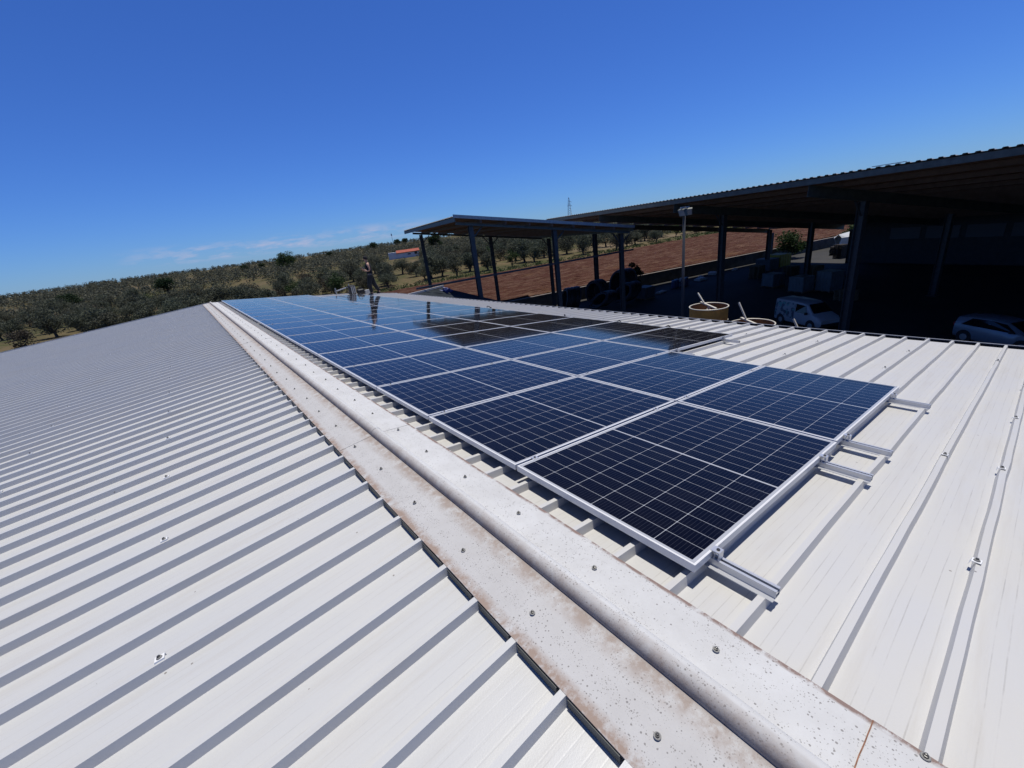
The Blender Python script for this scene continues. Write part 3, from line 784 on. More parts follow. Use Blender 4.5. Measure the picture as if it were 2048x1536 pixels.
vwin = [('windscreen', [[(1.40, -.70, 1.17), (1.40, .70, 1.17), (.84, .60, 1.70), (.84, -.60, 1.70)]]), ('side_window', [vg(1)]), ('side_window', [vg(-1)]),
        ('rear_window', [[(-2.13, -.55, 1.15), (-2.13, .55, 1.15), (-2.10, .52, 1.62), (-2.10, -.52, 1.62)]])]
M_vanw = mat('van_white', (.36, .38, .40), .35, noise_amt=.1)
vdir = -2.62
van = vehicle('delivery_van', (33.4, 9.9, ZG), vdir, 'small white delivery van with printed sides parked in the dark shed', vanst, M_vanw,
    [(-1.35, .86, .32), (1.35, .86, .32), (-1.35, -.86, .32), (1.35, -.86, .32)], vwin,
    [('headlight', M_glassd, [(1.86, 1.99, .45, .70, .66, .86)]), ('headlight', M_glassd, [(1.86, 1.99, -.70, -.45, .66, .86)]),
     ('bumper', M_black, [(1.95, 2.17, -.72, .72, .30, .52)]), ('mirror', M_black, [(.95, 1.05, .86, 1.05, 1.05, 1.22)]), ('mirror', M_black, [(.95, 1.05, -1.05, -.86, 1.05, 1.22)])], 'van')
# printed picture panel on the van sides
def van_print():
    m = bpy.data.materials.new('van_print'); m.use_nodes = True; t = m.node_tree; b = t.nodes['Principled BSDF']
    P = t.nodes.new('ShaderNodeTexCoord').outputs['Object']
    c = mixrgb(t, ramp(t, [(.46, 0), (.52, 1)], nz(t, P, 2.6, 3)).outputs[0], (.07, .09, .12), (.30, .34, .36))
    c = mixrgb(t, ramp(t, [(.58, 0), (.62, 1)], nz(t, P, 3.3, 2)).outputs[0], c, (.10, .28, .27))
    t.links.new(c, b.inputs['Base Color']); b.inputs['Roughness'].default_value = .35; return m
mp_ = van_print()
for sg in (-1, 1):
    s = MB(); s.quad((-1.98, sg*.862, .55), (-.15, sg*.866, .55), (-.15, sg*.862, 1.05), (-1.98, sg*.855, 1.05)); s.quad((-1.98, sg*.848, 1.06), (-.15, sg*.86, 1.06), (-.15, sg*.775, 1.66), (-1.95, sg*.755, 1.66))
    w = s.build('side_print', mp_, van); sm = w.modifiers.new('s', 'SOLIDIFY'); sm.thickness = .004
carst = [(-2.0, .66, .55, .38, .80, 1.02), (-1.92, .80, .60, .28, .95, 1.36), (-1.2, .86, .60, .22, .95, 1.45), (-.3, .87, .62, .20, .93, 1.47), (.35, .87, .60, .20, .92, 1.38), (.85, .86, .64, .20, .91, 1.14), (1.15, .85, .72, .20, .90, .98), (1.7, .82, .66, .22, .74, .88), (2.02, .70, .5, .28, .58, .68)]
cg = lambda y: [(-1.55, y*.862, 1.0), (.92, y*.862, .955), (.35, y*.66, 1.30), (-.3, y*.67, 1.38), (-1.2, y*.66, 1.36)]
cwin = [('windscreen', [[(1.17, -.68, 1.0), (1.17, .68, 1.0), (.40, .56, 1.385), (.40, -.56, 1.385)]]), ('side_window', [cg(1)]), ('side_window', [cg(-1)]), ('rear_window', [[(-2.02, -.5, 1.0), (-2.02, .5, 1.0), (-1.95, .5, 1.28), (-1.95, -.5, 1.28)]])]
car = vehicle('parked_car', (32.5, 0.25, ZG), -2.60, 'pale blue-grey hatchback parked in deep shade at the right edge', carst, mat('car_silver', (.24, .28, .33), .3, .3),
    [(-1.3, .87, .31), (1.28, .87, .31), (-1.3, -.87, .31), (1.28, -.87, .31)], cwin,
    [('headlight', M_glassd, [(1.72, 1.90, .50, .74, .62, .76)]), ('headlight', M_glassd, [(1.72, 1.90, -.74, -.50, .62, .76)]), ('mirror', M_black, [(.72, .84, .88, 1.06, .96, 1.10)]), ('mirror', M_black, [(.72, .84, -1.06, -.88, .96, 1.10)]),
     ('tail_light', mat('red_lamp', (.3, .02, .02), .3), [(-2.0, -1.9, .6, .78, .85, 1.05), (-2.0, -1.9, -.78, -.6, .85, 1.05)])])

# coils of black pipe
def coil(A, D, rr, n, label, lean):
    s = MB()
    for i in range(n):
        Mx = Matrix.Translation((i*.17, random.uniform(-.08, .08), rr+.08)) @ Matrix.Rotation(math.pi/2+lean, 4, 'Y')
        s.torus(Mx, rr-random.uniform(0, .06), .075, 30, 8); s.torus(Mx, rr-.22, .07, 26, 6)
    o = s.build('pipe_coil', M_black, None, True); tag(o, label, 'pipe coil', 'coils of black pipe under the canopy')
    o.location = W(A, D, ZG); o.rotation_euler = (0, 0, RZ+random.uniform(-.3, .3))
coil(39.5, 22.5, 1.25, 9, 'coil of black pipe standing on edge, leftmost of the row by the wall', .25)
coil(40.0, 26.6, 1.30, 8, 'coil of black pipe leaning behind the middle canopy post', .1)
coil(41.0, 30.6, 1.55, 10, 'largest coil of black pipe against the concrete wall', .2)
coil(36.5, 24.9, 1.1, 7, 'low coil of black pipe lying in front of the others', .9)
coil(37.0, 28.3, 1.2, 9, 'coil of black pipe in front of the largest coil', .7)
# crates / pallets of goods
def pallet_box(A, D, w, l, h, m, label, name, cat, group, slats=True):
    t = empty(name, W(A, D, ZG), (0, 0, RZ+random.uniform(-.15, .15)), label, cat, group)
    s = MB()
    for i in range(3): s.box(-w/2, w/2, -l/2+i*(l-.1)/2, -l/2+.1+i*(l-.1)/2, 0, .10)
    s.box(-w/2, w/2, -l/2, l/2, .103, .14); s.build('pallet', mat('old_wood', (.22, .16, .10), .9, noise_amt=.4) if 'old_wood' not in bpy.data.materials else bpy.data.materials['old_wood'], t)
    s = MB(); s.box(-w/2+.03, w/2-.03, -l/2+.03, l/2-.03, .143, h)
    for i in range(5):
        for sx in (-1, 1):
            s.box(sx*(w/2-.02)-.02, sx*(w/2-.02)+.02, -l/2+.05+i*(l-.14)/4, -l/2+.09+i*(l-.14)/4, .145, h+.01)
            s.box(-w/2+.05+i*(w-.14)/4, -w/2+.09+i*(w-.14)/4, sx*(l/2-.02)-.02, sx*(l/2-.02)+.02, .145, h+.01)
    for z in (.3, h*.55, h-.06):
        for sx in (-1, 1):
            s.box(sx*(w/2)-.012, sx*(w/2)+.012, -l/2, l/2, z, z+.05); s.box(-w/2, w/2, sx*(l/2)-.012, sx*(l/2)+.012, z, z+.05)
    s.build('box_body', m, t); return t
M_grbox = mat('grey_crate', (.09, .095, .105), .6, noise_amt=.3); M_yelp = mat('yellow_plastic', (.50, .36, .02), .5, noise_amt=.2); M_ibc = mat('milky_plastic', (.15, .17, .19), .5, noise_amt=.2)
pallet_box(37.6, 31.8, 1.6, 1.5, 1.35, M_grbox, 'grey strapped crate near the coils, in front of the wall', 'pallet_crate', 'crate', None)
pallet_box(38.7, 55.0, 2.2, 2.0, 1.7, M_yelp, 'yellow plastic bin standing by the far end of the concrete wall', 'plastic_bin', 'bin', None)
pallet_box(38.2, 52.2, 1.8, 2.0, 1.5, M_grbox, 'dark crate with a white sheet on top, left of the yellow bin', 'pallet_crate', 'crate', None)
for i, (A, D, h, tx) in enumerate(((26.6, 41.4, 1.5, 'left of the two caged tanks behind the white van'), (24.8, 42.6, 1.9, 'right of the two caged tanks, taller, behind the white van'), (30.5, 42.8, 1.4, 'caged tank farther back behind the inner shed posts'))):
    pallet_box(A, D, 1.5, 1.5, h, M_ibc, 'milky '+tx, 'liquid_container', 'container', 'caged liquid containers')
# pallets and dark bundles stored in and behind the shed
def pallet_stack(A, D, n, label, m):
    t = empty('pallet_stack', W(A, D, ZG), (0, 0, RZ+random.uniform(-.3, .3)), label, 'pallet stack', 'stacks of pallets in and behind the big shed')
    for k in range(n):
        s = MB(); z = .15*k; dx, dy = random.uniform(-.05, .05), random.uniform(-.05, .05)
        for i in range(3): s.box(-.6+dx, .6+dx, -.6+i*.55+dy, -.5+i*.55+dy, z, z+.10)
        for i in range(6): s.box(-.6+.225*i+dx, -.48+.225*i+dx, -.6+dy, .6+dy, z+.103, z+.125)
        s.build('pallet', m, t)
M_oldw = bpy.data.materials['old_wood']
M_dkw = mat('dark_wood', (.06, .05, .04), .9, noise_amt=.4)
pallet_stack(36.0, 63.5, 12, 'tall stack of dark pallets in the sun beyond the shed, left of the boat', M_dkw)
pallet_stack(38.4, 66.5, 8, 'lower stack of dark pallets in front of the covered boat', M_dkw)
pallet_stack(33.2, 61.8, 9, 'stack of dark pallets just outside the far corner post', M_dkw)
pallet_stack(29.0, 47.0, 11, 'tall shaded stack of brown pallets behind the caged tanks', M_oldw)
pallet_stack(33.5, 50.0, 7, 'low shaded stack of brown pallets between the inner posts', M_oldw)
pallet_stack(35.5, 46.8, 10, 'shaded stack of brown pallets between the slabs and the dark crate', M_oldw)
pallet_stack(21.5, 39.5, 6, 'low stack of brown pallets behind the front of the white van', M_oldw)
# blue drums
for i in range(4):
    t = empty('blue_drum', W(39.6+.35*(i % 2), 37.9+.75*i, ZG), (0, 0, 0), 'blue plastic drum, %s in the line of drums by the wall' % ['first from the left', 'second from the left', 'third from the left', 'last on the right'][i], 'drum', 'blue drums by the wall')
    s = MB(); s.lathe([(0, 0), (.27, 0), (.29, .05), (.29, .3), (.30, .33), (.29, .36), (.29, .6), (.30, .63), (.29, .66), (.29, .86), (.25, .92), (0, .92)], n=20); s.build('drum_body', mat('drum_blue', (.04, .07, .16), .45) if i == 0 else bpy.data.materials['drum_blue'], t, True)
    s = MB(); s.lathe([(.05, .92), (.05, .97), (0, .97)], c=(.12, 0, 0), n=10); s.build('lid', M_white, t)
# slabs and boards on the yard
M_slab = mat('white_slab', (.62, .61, .58), .7, noise_amt=.2)
for i, (A, D, w, l, h, r_, tx) in enumerate(((42.6, 47.5, 1.5, 1.0, .3, .4, 'white slab block lying by the concrete wall, right of the shed post'), (42.2, 45.0, .9, .5, .22, .2, 'small white block beside the larger white slab'), (42.4, 51.5, 1.0, .5, .2, .1, 'white block lying right of the larger white slab'),
        (38.6, 35.0, 1.7, .6, .15, .1, 'long pale board on the ground between crate and drums'), (40.6, 43.3, 1.4, .9, .25, -.2, 'pale flat stone slab beside the blue drums'), (42.5, 41.9, .5, .5, .4, .3, 'small rounded white block by the wall behind the drums'))):
    s = MB(); s.box(-w/2, w/2, -l/2, l/2, .05, h); s.box(-w/2+.1, w/2-.25, -l/2+.1, l/2-.1, h+.003, h+.08); s.box(-w/2+.1, -w/2+.25, -l/2, l/2, 0, .047); s.box(w/2-.25, w/2-.1, -l/2, l/2, 0, .047)
    o = s.build('stone_slab', M_slab); tag(o, tx, 'slab', 'pale slabs lying in the yard'); o.location = W(A, D, ZG); o.rotation_euler = (0, 0, r_); bevel(o, .03)
# far sunlit scrap beyond the shed: a white boat-like hull on a trailer, light frames
t = empty('covered_boat', W(41, 73, ZG), (0, 0, RZ+.2), 'white covered boat on a trailer seen through the shed', 'boat')
s = MB(); 
for i in range(8):
    x0, x1 = -3+.75*i, -3+.75*(i+1); f_ = lambda x: 1.1*math.sqrt(max(.02, 1-(x/3.3)**2))
    for sg in (-1, 1): s.quad((x0, sg*f_(x0), 1.9), (x1, sg*f_(x1), 1.9), (x1, sg*f_(x1)*.4, .8), (x0, sg*f_(x0)*.4, .8)); s.quad((x0, 0, 2.4), (x1, 0, 2.4), (x1, sg*f_(x1), 1.905), (x0, sg*f_(x0), 1.905))
s.build('hull', M_white, t)
s = MB(); s.bar((-2.4, 0, .6), (4, 0, .6), .12); s.tube((-.6, -1, .35), (-.6, -.8, .35), .35, .35, 16); s.tube((-.6, .8, .35), (-.6, 1, .35), .35, .35, 16); s.bar((-.6, -1, .4), (-.6, 1, .4), .1); s.build('trailer', M_steel, t)

# ---------------------------------------------------------------- vegetation
def leaf_mat(name, c1, c2, c3=None):
    m = bpy.data.materials.new(name); m.use_nodes = True; t = m.node_tree; b = t.nodes['Principled BSDF']
    g = t.nodes.new('ShaderNodeNewGeometry'); oi = t.nodes.new('ShaderNodeObjectInfo')
    c = mixrgb(t, g.outputs['Random Per Island'], c1, c2)
    if c3: c = mixrgb(t, math_n(t, 'MULTIPLY', oi.outputs['Random'], .85), c, c3); c = mixrgb(t, .55, c, mixrgb(t, 1, c, nz(t, t.nodes.new('ShaderNodeTexCoord').outputs['Object'], .9, 4), 'MULTIPLY'))
    t.links.new(c, b.inputs['Base Color']); b.inputs['Roughness'].default_value = .75; b.inputs['Specular IOR Level'].default_value = .25
    tr = t.nodes.new('ShaderNodeBsdfTranslucent'); t.links.new(c, tr.inputs[0])
    mx = t.nodes.new('ShaderNodeMixShader'); mx.inputs[0].default_value = .25
    out = t.nodes['Material Output']; t.links.new(b.outputs[0], mx.inputs[1]); t.links.new(tr.outputs[0], mx.inputs[2]); t.links.new(mx.outputs[0], out.inputs[0])
    return m
M_olive = leaf_mat('olive_leaves', (.052, .070, .040), (.165, .19, .135), (.115, .116, .080))
M_green = leaf_mat('green_leaves', (.014, .032, .009), (.050, .085, .024))
M_pine = leaf_mat('pine_needles', (.010, .024, .010), (.035, .060, .022))
M_scrub = leaf_mat('scrub_leaves', (.048, .048, .030), (.12, .112, .075), (.095, .080, .060))
M_bark = mat('olive_bark', (.085, .065, .05), .95, noise_amt=.4, nscale=4)
def leaves(s, rnd, c, rad, n, size, flat=.8):
    for _ in range(n):
        u = Vector((rnd.gauss(0, 1), rnd.gauss(0, 1), rnd.gauss(0, 1))).normalized()
        r = rnd.random()**.45
        p = Vector(c)+Vector((u.x*rad[0], u.y*rad[1], u.z*rad[2]))*r
        a = Vector((rnd.gauss(0, 1), rnd.gauss(0, 1), rnd.gauss(0, flat))).normalized(); b = a.cross(Vector((rnd.gauss(0, 1), rnd.gauss(0, 1), rnd.gauss(0, 1)))).normalized()
        l = size*rnd.uniform(.6, 1.4); w = l*rnd.uniform(.35, .7)
        s.quad(p-a*l, p+b*w, p+a*l, p-b*w)
def tree_meshes(seed, h, spread, lobes, per, size, trunk_r, trunk_h, leafm, low=.35):
    rnd = random.Random(seed)
    cr_ = MB(); tk = MB(); cen = []
    for i in range(lobes):
        ang = rnd.uniform(0, 6.28); rr = spread*rnd.uniform(.15, .72); z = h*rnd.uniform(low+.08, .86)
        rr *= 1-.45*max(0, z/h-.6)/.3
        c = Vector((rr*math.cos(ang), rr*math.sin(ang), z)); cen.append(c)
        q = rnd.uniform(.24, .42)*spread
        leaves(cr_, rnd, c, (q*1.1, q*1.1, q*.8), per, size)
    leaves(cr_, rnd, (0, 0, h*.62), (spread*.7, spread*.7, h*.27), per*2, size)
    lean = Vector((rnd.uniform(-.2, .2), rnd.uniform(-.2, .2), 0))
    top = Vector((0, 0, trunk_h))+lean
    tk.path([(0, 0, -.3), (lean.x*.3, lean.y*.3, trunk_h*.5), top], [trunk_r*1.3, trunk_r, trunk_r*.85], 8)
    for c in cen[:7]:
        mid = top.lerp(c, .5)+Vector((rnd.uniform(-.2, .2), rnd.uniform(-.2, .2), -.1))
        tk.path([top, mid, c], [trunk_r*.6, trunk_r*.35, trunk_r*.12], 6)
    return cr_.mesh('crown', leafm), tk.mesh('trunk', M_bark)
olv = [tree_meshes(10+i, [4.7, 5.2, 4.3, 5.6, 4.9, 5.0, 4.4, 5.4][i], [2.7, 3.0, 2.5, 3.1, 2.8, 3.2, 2.4, 2.9][i], 17, 170, .125, .22, .9, M_olive, .12) for i in range(8)]
scr = [tree_meshes(40+i, [3.0, 3.6, 4.4][i], [2.6, 2.4, 2.6][i], 11, 110, .13, .12, .5, M_scrub if i != 2 else M_green, .12) for i in range(3)]
def place_tree(kind, A, D, sc_, label, cat, group, name='olive_tree', zoff=0):
    cm, tm = kind
    t = empty(name, W(A, D, terrain_z(A, D)+zoff), (0, 0, random.uniform(0, 6.28)), label, cat, group)
    t.scale = (sc_*random.uniform(.9, 1.12), sc_*random.uniform(.9, 1.12), sc_)
    for nm, me in (('crown', cm), ('trunk', tm)):
        o = bpy.data.objects.new(nm, me); C.objects.link(o); o.parent = t
    return t
rnd = random.Random(3)
def AzR(az, r): t = R(az-15); return r*math.cos(t), r*math.sin(t)
cnt = 0
placed = []
cands = []
for i in range(-30, 60):
    for j in range(-60, 60):
        A, D = i*6.2+rnd.uniform(-1.9, 1.9), j*6.0+rnd.uniform(-1.9, 1.9)
        r = math.hypot(A, D); az = math.degrees(math.atan2(D, A))+15
        if not (-17 < az < 72) or r > 330: continue
        zone = None
        if D < 3 and A < 80:
            if r < 88 or az > 20: continue
            zone = 0
        elif A < 82: continue
        if 21.8 < az < 26.6 and 125 < r < 212: continue
        gap = noise.noise(Vector((A*.016, D*.016, 7)))
        if az < 23 and gap > (.26 if r < 125 else .04): continue
        cands.append((r, az, A, D))
cands.sort()
ind = cands[:282]; rest = cands[282:]
print('trees', len(cands))
for r, az, A, D in ind:
    if az < 8: lab, grp = ('grey-green olive tree in the grove beyond the west roof slope', 'olive grove left of the ridge end')
    elif az < 23: lab, grp = ('olive tree with rounded grey-green crown behind the far end of the panels', 'olive trees behind the far roof end')
    elif az < 34: lab, grp = ('olive tree seen below the left half of the small canopy', 'olive trees below the small canopy')
    else: lab, grp = ('olive tree beyond the red ploughed field, seen through the sheds', 'olive trees beyond the red field')
    kd = olv[rnd.randrange(8)]
    if rnd.random() < .14: place_tree(scr[rnd.randrange(3)], A, D, rnd.uniform(.6, 1.1), 'low bushy scrub among the '+grp, 'bush', 'scrub '+grp, 'scrub_bush')
    else: place_tree(kd, A, D, rnd.uniform(.68, 1.08)*(1.12 if r < 105 and az < 10 else 1), lab, 'olive tree', grp)
# far woodland that reads as one mass
wd = MB()
far = list(rest)
for i in range(3400):
    az = rnd.uniform(-22, 100); r = rnd.uniform(300, 760)*(1 if rnd.random() < .8 else .9)
    A, D = AzR(az, r)
    if noise.noise(Vector((A*.012, D*.012, 7))) > .10 and r < 600: continue
    far.append((r, az, A, D))
for r, az, A, D in far:
    z = terrain_z(A, D); p = W(A, D, z); h = rnd.uniform(2.8, 5.0); q = rnd.uniform(1.6, 3.4)
    leaves(wd, rnd, (p.x, p.y, p.z+h*.5), (q, q, h*.55), 85 if r < 450 else 46, .34 if r < 450 else .55, .6)
wo_ = wd.build('woodland', M_olive); tag(wo_, 'dense grey-green woodland covering the far hillside', 'woodland', kind='stuff')
# outstanding trees on the skyline
def by_px(az, r): return AzR(az, r)
big = tree_meshes(90, 8.5, 5.6, 26, 260, .22, .4, 1.6, M_green, .12)
A, D = by_px(10.7, 260); place_tree(big, A, D, 1.12, 'large round dark green tree on the skyline behind the ridge end', 'tree', None, 'broadleaf_tree')
pine = tree_meshes(91, 8.5, 3.4, 20, 240, .2, .3, 2.2, M_pine, .25)
A, D = by_px(28.6, 210); place_tree(pine, A, D, 1.12, 'dark umbrella-shaped pine just right of the first canopy post', 'pine tree', None, 'pine_tree')
dk = tree_meshes(92, 5.5, 4.0, 16, 200, .22, .3, 1.0, M_pine, .1)
for az, r, sc_, lab in ((6.3, 330, .9, 'low dark tree on the skyline left of the round green tree'), (8.2, 330, .85, 'dark tree on the skyline just left of the round green tree'), (15.6, 380, .9, 'dark skyline tree midway between the round green tree and the person'),
                        (20.9, 420, 1.3, 'dark rounded skyline tree above and right of the person'), (23.8, 480, 1.2, 'dark skyline tree above the red-roofed house'), (24.9, 480, 1.2, 'dark skyline tree right of the mast'), (-8.6, 190, 1.0, 'dark green shrubby tree at the left end of the skyline'), (-1.0, 210, 1.1, 'dark green bushy tree on the slope left of centre grove')):
    A, D = by_px(az, r); place_tree(dk, A, D, sc_, lab, 'tree', None, 'dark_tree')
# hedge strip along the field
hd = MB()
for i in range(420):
    A, D = 79.4+abs(rnd.gauss(0, 2.4)), 4+i*.3; z = terrain_z(A, D); p = W(A, D, z)
    q = rnd.uniform(.25, .85); leaves(hd, rnd, (p.x, p.y, p.z+q*.5), (q*1.3, q*1.3, q*.8), 30, .12)
o = hd.build('field_margin_growth', M_green); tag(o, 'low green growth along the far margin of the red field', 'undergrowth', kind='stuff')
hd = MB()
for i in range(260):
    az = rnd.uniform(-14, 22); r = rnd.uniform(70, 96); A, D = AzR(az, r); z = terrain_z(A, D); p = W(A, D, z)
    q = rnd.uniform(.2, .6); leaves(hd, rnd, (p.x, p.y, p.z+q*.4), (q*1.6, q*1.6, q*.7), 30, .12)
o = hd.build('dry_scrub', M_scrub); tag(o, 'dry weeds and scrub in front of the olive grove', 'undergrowth', kind='stuff')
# dark shrub against the retaining wall and green bushes by the shed's far side
kk = tree_meshes(95, 3.0, .9, 9, 120, .10, .06, .5, M_pine, .05)
t = place_tree(kk, 42.8, 34.5, 1.25, 'narrow dark shrub rising over the retaining wall', 'shrub', None, 'wall_shrub'); t.location.z = ZG
bb = tree_meshes(96, 4.0, 2.6, 12, 170, .15, .12, .6, M_green, .05)
for A, D, sc_, lab in ((42.5, 62.5, 1.0, 'bright green bush beyond the yellow bin, seen through the shed'), (43.0, 79, .9, 'yellow-green bush at the far right side of the yard')):
    t = place_tree(bb, A, D, sc_, lab, 'bush', None, 'green_bush'); t.location.z = ZG

# ---------------------------------------------------------------- house, pylon, mast
A, D = AzR(24.2, 205)
hz = terrain_z(A, D)+.2
hs_ = empty('farmhouse', W(A, D, hz), (0, 0, -R(24)), 'white farmhouse with low red tiled roof on the slope', 'house')
s = MB(); s.box(-2.4, 7.6, -2.5, 2.5, -1, 2.3); s.box(-6.2, -2.42, -2.2, 2.2, -1, 2.7); s.build('wall', mat('limewash', (.62, .62, .62), .9, noise_amt=.15, nscale=.6), hs_)
s = MB()
s.quad((-2.6, -2.9, 2.25), (7.8, -2.9, 2.25), (7.8, 0, 3.3), (-2.6, 0, 3.3)); s.quad((-2.6, 0, 3.3), (7.8, 0, 3.3), (7.8, 2.9, 2.25), (-2.6, 2.9, 2.25))
s.quad((-2.6, -2.9, 2.0), (7.8, -2.9, 2.0), (7.8, -2.9, 2.25), (-2.6, -2.9, 2.25)); s.quad((7.6, -2.5, 2.3), (7.6, 2.5, 2.3), (7.6, 0, 3.28)); s.quad((-2.4, -2.5, 2.3), (-2.4, 0, 3.28), (-2.4, 2.5, 2.3))
s.build('roof', mat('red_tiles', (.36, .085, .05), .85, noise_amt=.3, nscale=2), hs_)
for x0, x1 in ((5.4, 6.6), (2.3, 3.7)):
    s = MB(); s.box(x0, x1, -2.53, -2.49, .9 if x0 > 5 else 1.0, 1.9 if x0 > 5 else 1.5); f_ = s.build('window', M_black, hs_)
    s = MB(); s.box(x0-.08, x1+.08, -2.56, -2.50, .82, .89); s.build('sill', M_white, f_)
# lattice pylon
A, D = AzR(46.2, 640); pz = terrain_z(A, D)
py = empty('lattice_pylon', W(A, D, pz), (0, 0, -R(40)), 'haze-pale lattice power pylon rising above the shed roof edge', 'pylon')
M_py = mat('hazed_steel', (.30, .36, .42), .5, .3)  # distance haze put into the colour: steel paled and blued
s = MB(); HP = 31
def pw(z): return 2.6*(1-z/HP)**.8+.35
for i in range(10):
    z0, z1 = HP*i/10, HP*(i+1)/10; a, b = pw(z0), pw(z1)
    for sx, sy_ in ((1, 1), (1, -1), (-1, -1), (-1, 1)):
        s.bar((a*sx, a*sy_, z0), (b*sx, b*sy_, z1), .24); 
    for (p1, p2) in (((1, 1), (1, -1)), ((1, -1), (-1, -1)), ((-1, -1), (-1, 1)), ((-1, 1), (1, 1))):
        s.bar((a*p1[0], a*p1[1], z0), (b*p2[0], b*p2[1], z1), .14); s.bar((a*p2[0], a*p2[1], z0), (b*p1[0], b*p1[1], z1), .14)
s.build('mast', M_py, py)
for z, l, sg in ((20.5, 3.6, 1), (20.9, 2.2, -1), (25.5, 3.2, 1)):
    s = MB(); s.bar((0, 0, z), (sg*l, 0, z-.3), .3); s.bar((0, 0, z+1.4), (sg*l, 0, z-.3), .2); s.bar((sg*l, 0, z-.3), (sg*l, 0, z-1.6), .22); s.build('cross_arm', M_py, py)
A, D = AzR(23.35, 470); rz_ = terrain_z(A, D)
s = MB(); s.tube((0, 0, 0), (0, 0, 13), .22, .12, 8); s.box(-.5, .5, -.2, .2, 10.2, 12.2); s.box(-.3, .3, -.3, .3, 0, .5)
o = s.build('radio_mast', M_py); tag(o, 'thin mast standing on the skyline above the farmhouse', 'mast'); o.location = W(A, D, rz_)

# ---------------------------------------------------------------- person, bags and bits on the roof end
def skin(name, verts, edges, mats, parent, sub=2, root=0):
    me = bpy.data.meshes.new(name); me.from_pydata([v[:3] for v in verts], edges, []); me.materials.append(mats)
    o = bpy.data.objects.new(name, me); C.objects.link(o); o.parent = parent
    sk = o.modifiers.new('skin', 'SKIN'); sv = me.skin_vertices[0].data
    for i, v in enumerate(verts):
        r = v[3]; sv[i].radius = r if isinstance(r, tuple) else (r, r)
    sv[root].use_root = True
    sb = o.modifiers.new('sub', 'SUBSURF'); sb.levels = sub; sb.render_levels = sub
    for p in me.polygons: p.use_smooth = True
    return o
ppos = Vector((6.05, 19.75, 0)); ppos.z = zr(ppos.x, .0)
# local frame: +x = the way the person faces (left in the photo), +y = person's left
pn = empty('person', ppos, (0, 0, math.pi/2-R(-72)), 'person in black sleeveless top and dark trousers, looking at a phone', 'person')
bv = [(0, 0, .93, (.125, .16)), (0, 0, 1.10, (.115, .15)), (.01, 0, 1.30, (.12, .17)), (.0, 0, 1.42, (.09, .16)), (.02, 0, 1.50, .055), (.035, 0, 1.56, .052),
      (.05, 0, 1.63, .085), (.055, 0, 1.70, .09), (.05, 0, 1.755, .055),
      # legs: left forward, right back
      (.02, .09, .86, .09), (.14, .10, .48, .066), (.10, .10, .12, .045), (.10, .10, .05, .045), (.24, .11, .035, .036),
      (-.02, -.09, .86, .09), (-.10, -.10, .48, .066), (-.26, -.10, .13, .045), (-.27, -.10, .05, .045), (-.13, -.11, .035, .036),
      # arms
      (0, .19, 1.41, .058), (-.04, .24, 1.16, .045), (.12, .19, 1.13, .042), (.23, .08, 1.25, .032), (.28, .05, 1.30, .028),
      (0, -.19, 1.41, .058), (-.03, -.25, 1.15, .045), (.13, -.19, 1.12, .042), (.23, -.05, 1.17, .032), (.28, -.01, 1.20, .028)]
be = [(0, 1), (1, 2), (2, 3), (3, 4), (4, 5), (5, 6), (6, 7), (7, 8), (0, 9), (9, 10), (10, 11), (11, 12), (12, 13), (0, 14), (14, 15), (15, 16), (16, 17), (17, 18),
      (3, 19), (19, 20), (20, 21), (21, 22), (22, 23), (3, 24), (24, 25), (25, 26), (26, 27), (27, 28)]
for (i0, b) in ((23, (.28, .05, 1.30)), (28, (.28, -.01, 1.20))):
    for k in range(4):
        n = len(bv); y = -.024+.016*k; L_ = [.062, .075, .07, .055][k]
        bv += [(b[0]+.03, b[1]+y, b[2]+.01, .0095), (b[0]+.03+L_*.55, b[1]+y-.005, b[2]+.03, .0085), (b[0]+.03+L_*.5, b[1]+y-.01, b[2]+.055, .0075)]
        be += [(i0, n), (n, n+1), (n+1, n+2)]
    n = len(bv); bv += [(b[0]-.01, b[1]-.03, b[2]+.02, .011), (b[0]+.02, b[1]-.035, b[2]+.05, .009)]; be += [(i0, n), (n, n+1)]
skin('body', bv, be, M_skin, pn)
skin('top', [(0, 0, .90, (.16, .20)), (0, 0, 1.12, (.15, .19)), (.01, 0, 1.30, (.155, .21)), (0, 0, 1.43, (.12, .20)), (.01, 0, 1.485, .085)], [(0, 1), (1, 2), (2, 3), (3, 4)], M_cloth, pn)
skin('trousers', [(0, 0, 1.0, (.155, .19)), (.02, .09, .84, .14), (.14, .10, .48, .11), (.10, .10, .10, .085), (-.02, -.09, .84, .14), (-.10, -.10, .48, .11), (-.26, -.10, .11, .085)],
     [(0, 1), (1, 2), (2, 3), (0, 4), (4, 5), (5, 6)], M_trous, pn)
for q in ((.10, .10), (-.27, -.10)):
    skin('shoe', [(q[0]-.05, q[1], .05, .05), (q[0]+.05, q[1], .05, .05), (q[0]+.17, q[1]+.01, .04, .042)], [(0, 1), (1, 2)], M_cloth, pn, 1)
s = MB(); s.lathe([(.104, -.02), (.102, .03), (.08, .075), (.03, .098), (0, .1)], c=(.045, 0, 1.72), n=18)
o = s.build('cap', M_cloth, pn, True)
s = MB(); s.box(.10, .24, -.07, .07, 1.705, 1.715); s.build('cap_peak', M_cloth, o)
s = MB()
for sg in (-1, 1): s.box(.128, .138, sg*.032-.012, sg*.032+.012, 1.665, 1.675)
s.box(.13, .155, -.012, .012, 1.63, 1.665); s.build('face_detail', mat('face_dark', (.12, .07, .05), .6), pn)
s = MB(); s.lathe([(.0, -.04), (.06, -.03), (.098, .0), (.10, .04)], c=(.028, 0, 1.665), n=16); s.build('hair', mat('hair', (.03, .02, .015), .8), pn, True)
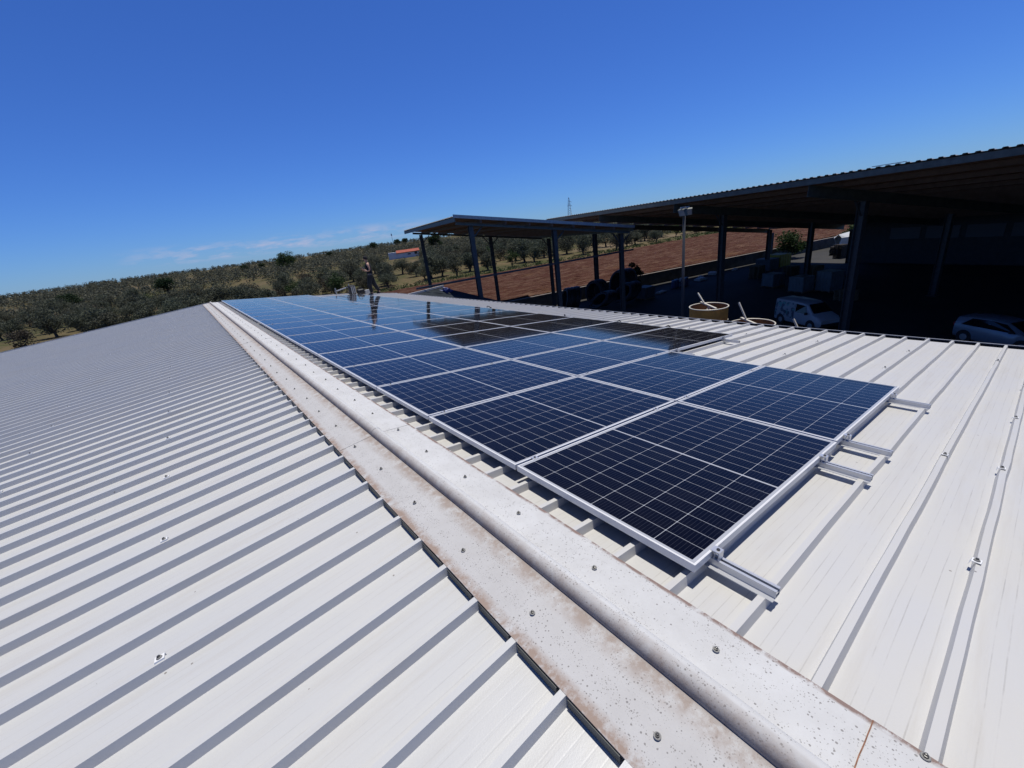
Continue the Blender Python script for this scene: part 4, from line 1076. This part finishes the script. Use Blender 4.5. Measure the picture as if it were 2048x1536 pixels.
o = MB().box(-.006, .006, -.038, .038, -.075, .075).build('mobile_phone', M_black); tag(o, 'dark mobile phone held up in the hands of the person on the roof', 'phone'); bevel(o, .004)
rotp = Matrix.Rotation(math.pi/2-R(-72), 3, 'Z'); o.location = ppos+rotp @ Vector((.35, .02, 1.31)); o.rotation_euler = (0, -.5, math.pi/2-R(-72))
# striped rucksack
def on_roof(x, y, h=0): return Vector((x, y, zr(x, 0)+h))
bp_ = empty('rucksack', on_roof(5.28, 20.55), (0, 0, .4), 'black and white striped rucksack standing on the roof left of the person', 'bag')
o = MB().box(-.17, .17, -.11, .11, 0, .46).build('bag_body', M_black, bp_); bevel(o, .07, 4)
for i in range(3):
    s = MB(); s.box(-.13+.10*i, -.08+.10*i, -.118, -.108, .06, .40); bevel(s.build('stripe', M_white, bp_), .004)
s = MB(); s.path([(-.1, .1, .44), (-.13, .2, .38), (-.13, .2, .2), (-.1, .12, .05)], [.02]*4, 6); s.path([(-.04, 0, .46), (0, 0, .52), (.04, 0, .46)], [.012]*3, 6); s.build('strap', M_black, bp_)
b2 = empty('work_bag', on_roof(5.66, 20.5), (0, 0, .1), 'soft black work bag slumped beside the striped rucksack', 'bag')
o = MB().box(-.18, .18, -.12, .12, 0, .26).build('bag_body', M_black, b2); bevel(o, .09, 4)
s = MB(); s.path([(-.1, 0, .25), (-.06, 0, .36), (.06, 0, .36), (.1, 0, .25)], [.012]*4, 6); s.build('handle', M_black, b2)
wb = empty('white_box', on_roof(5.95, 20.5), (0, 0, .3), 'small white cardboard box between the bags and the person', 'box')
bevel(MB().box(-.12, .12, -.1, .1, 0, .2).build('carton', M_white, wb), .006); MB().box(-.122, .122, -.02, .02, .201, .204).build('tape', M_rubber, wb)
lr = empty('safety_barrier', on_roof(5.2, 21.45), (0, 0, 0), 'short white ladder end rising over the far roof edge left of the rucksack', 'ladder')
s = MB(); s.bar((-.36, .30, -.3), (-.36, .30, .36), .05); s.bar((.34, .30, -.3), (.34, .30, .44), .05); s.build('upright', M_galv, lr)
s = MB(); s.bar((-.40, .30, .20), (.37, .30, .32), .05, .05); s.build('top_bar', M_white, lr)
# loose cable ties / cable ends near the outer row
for i, (x, y) in enumerate(((5.45, 9.3), (5.42, 6.1), (5.45, 4.55), (5.5, 3.5))):
    s = MB(); s.path([(0, 0, 0), (.03, .03, .06), (.10, .02, .04), (.16, .06, .0)], [.012, .012, .012, .014], 6); s.tube((.16, .06, 0), (.2, .08, .0), .018, .018, 8)
    o = s.build('cable_end', M_black); tag(o, 'black cable end curling out below the outer row of panels, %s from the near end' % ['fourth', 'third', 'second', 'first'][i], 'cable', 'loose cable ends by the outer panels')
    o.location = on_roof(x, y, .02); o.rotation_euler = (0, ALR, i*.7)
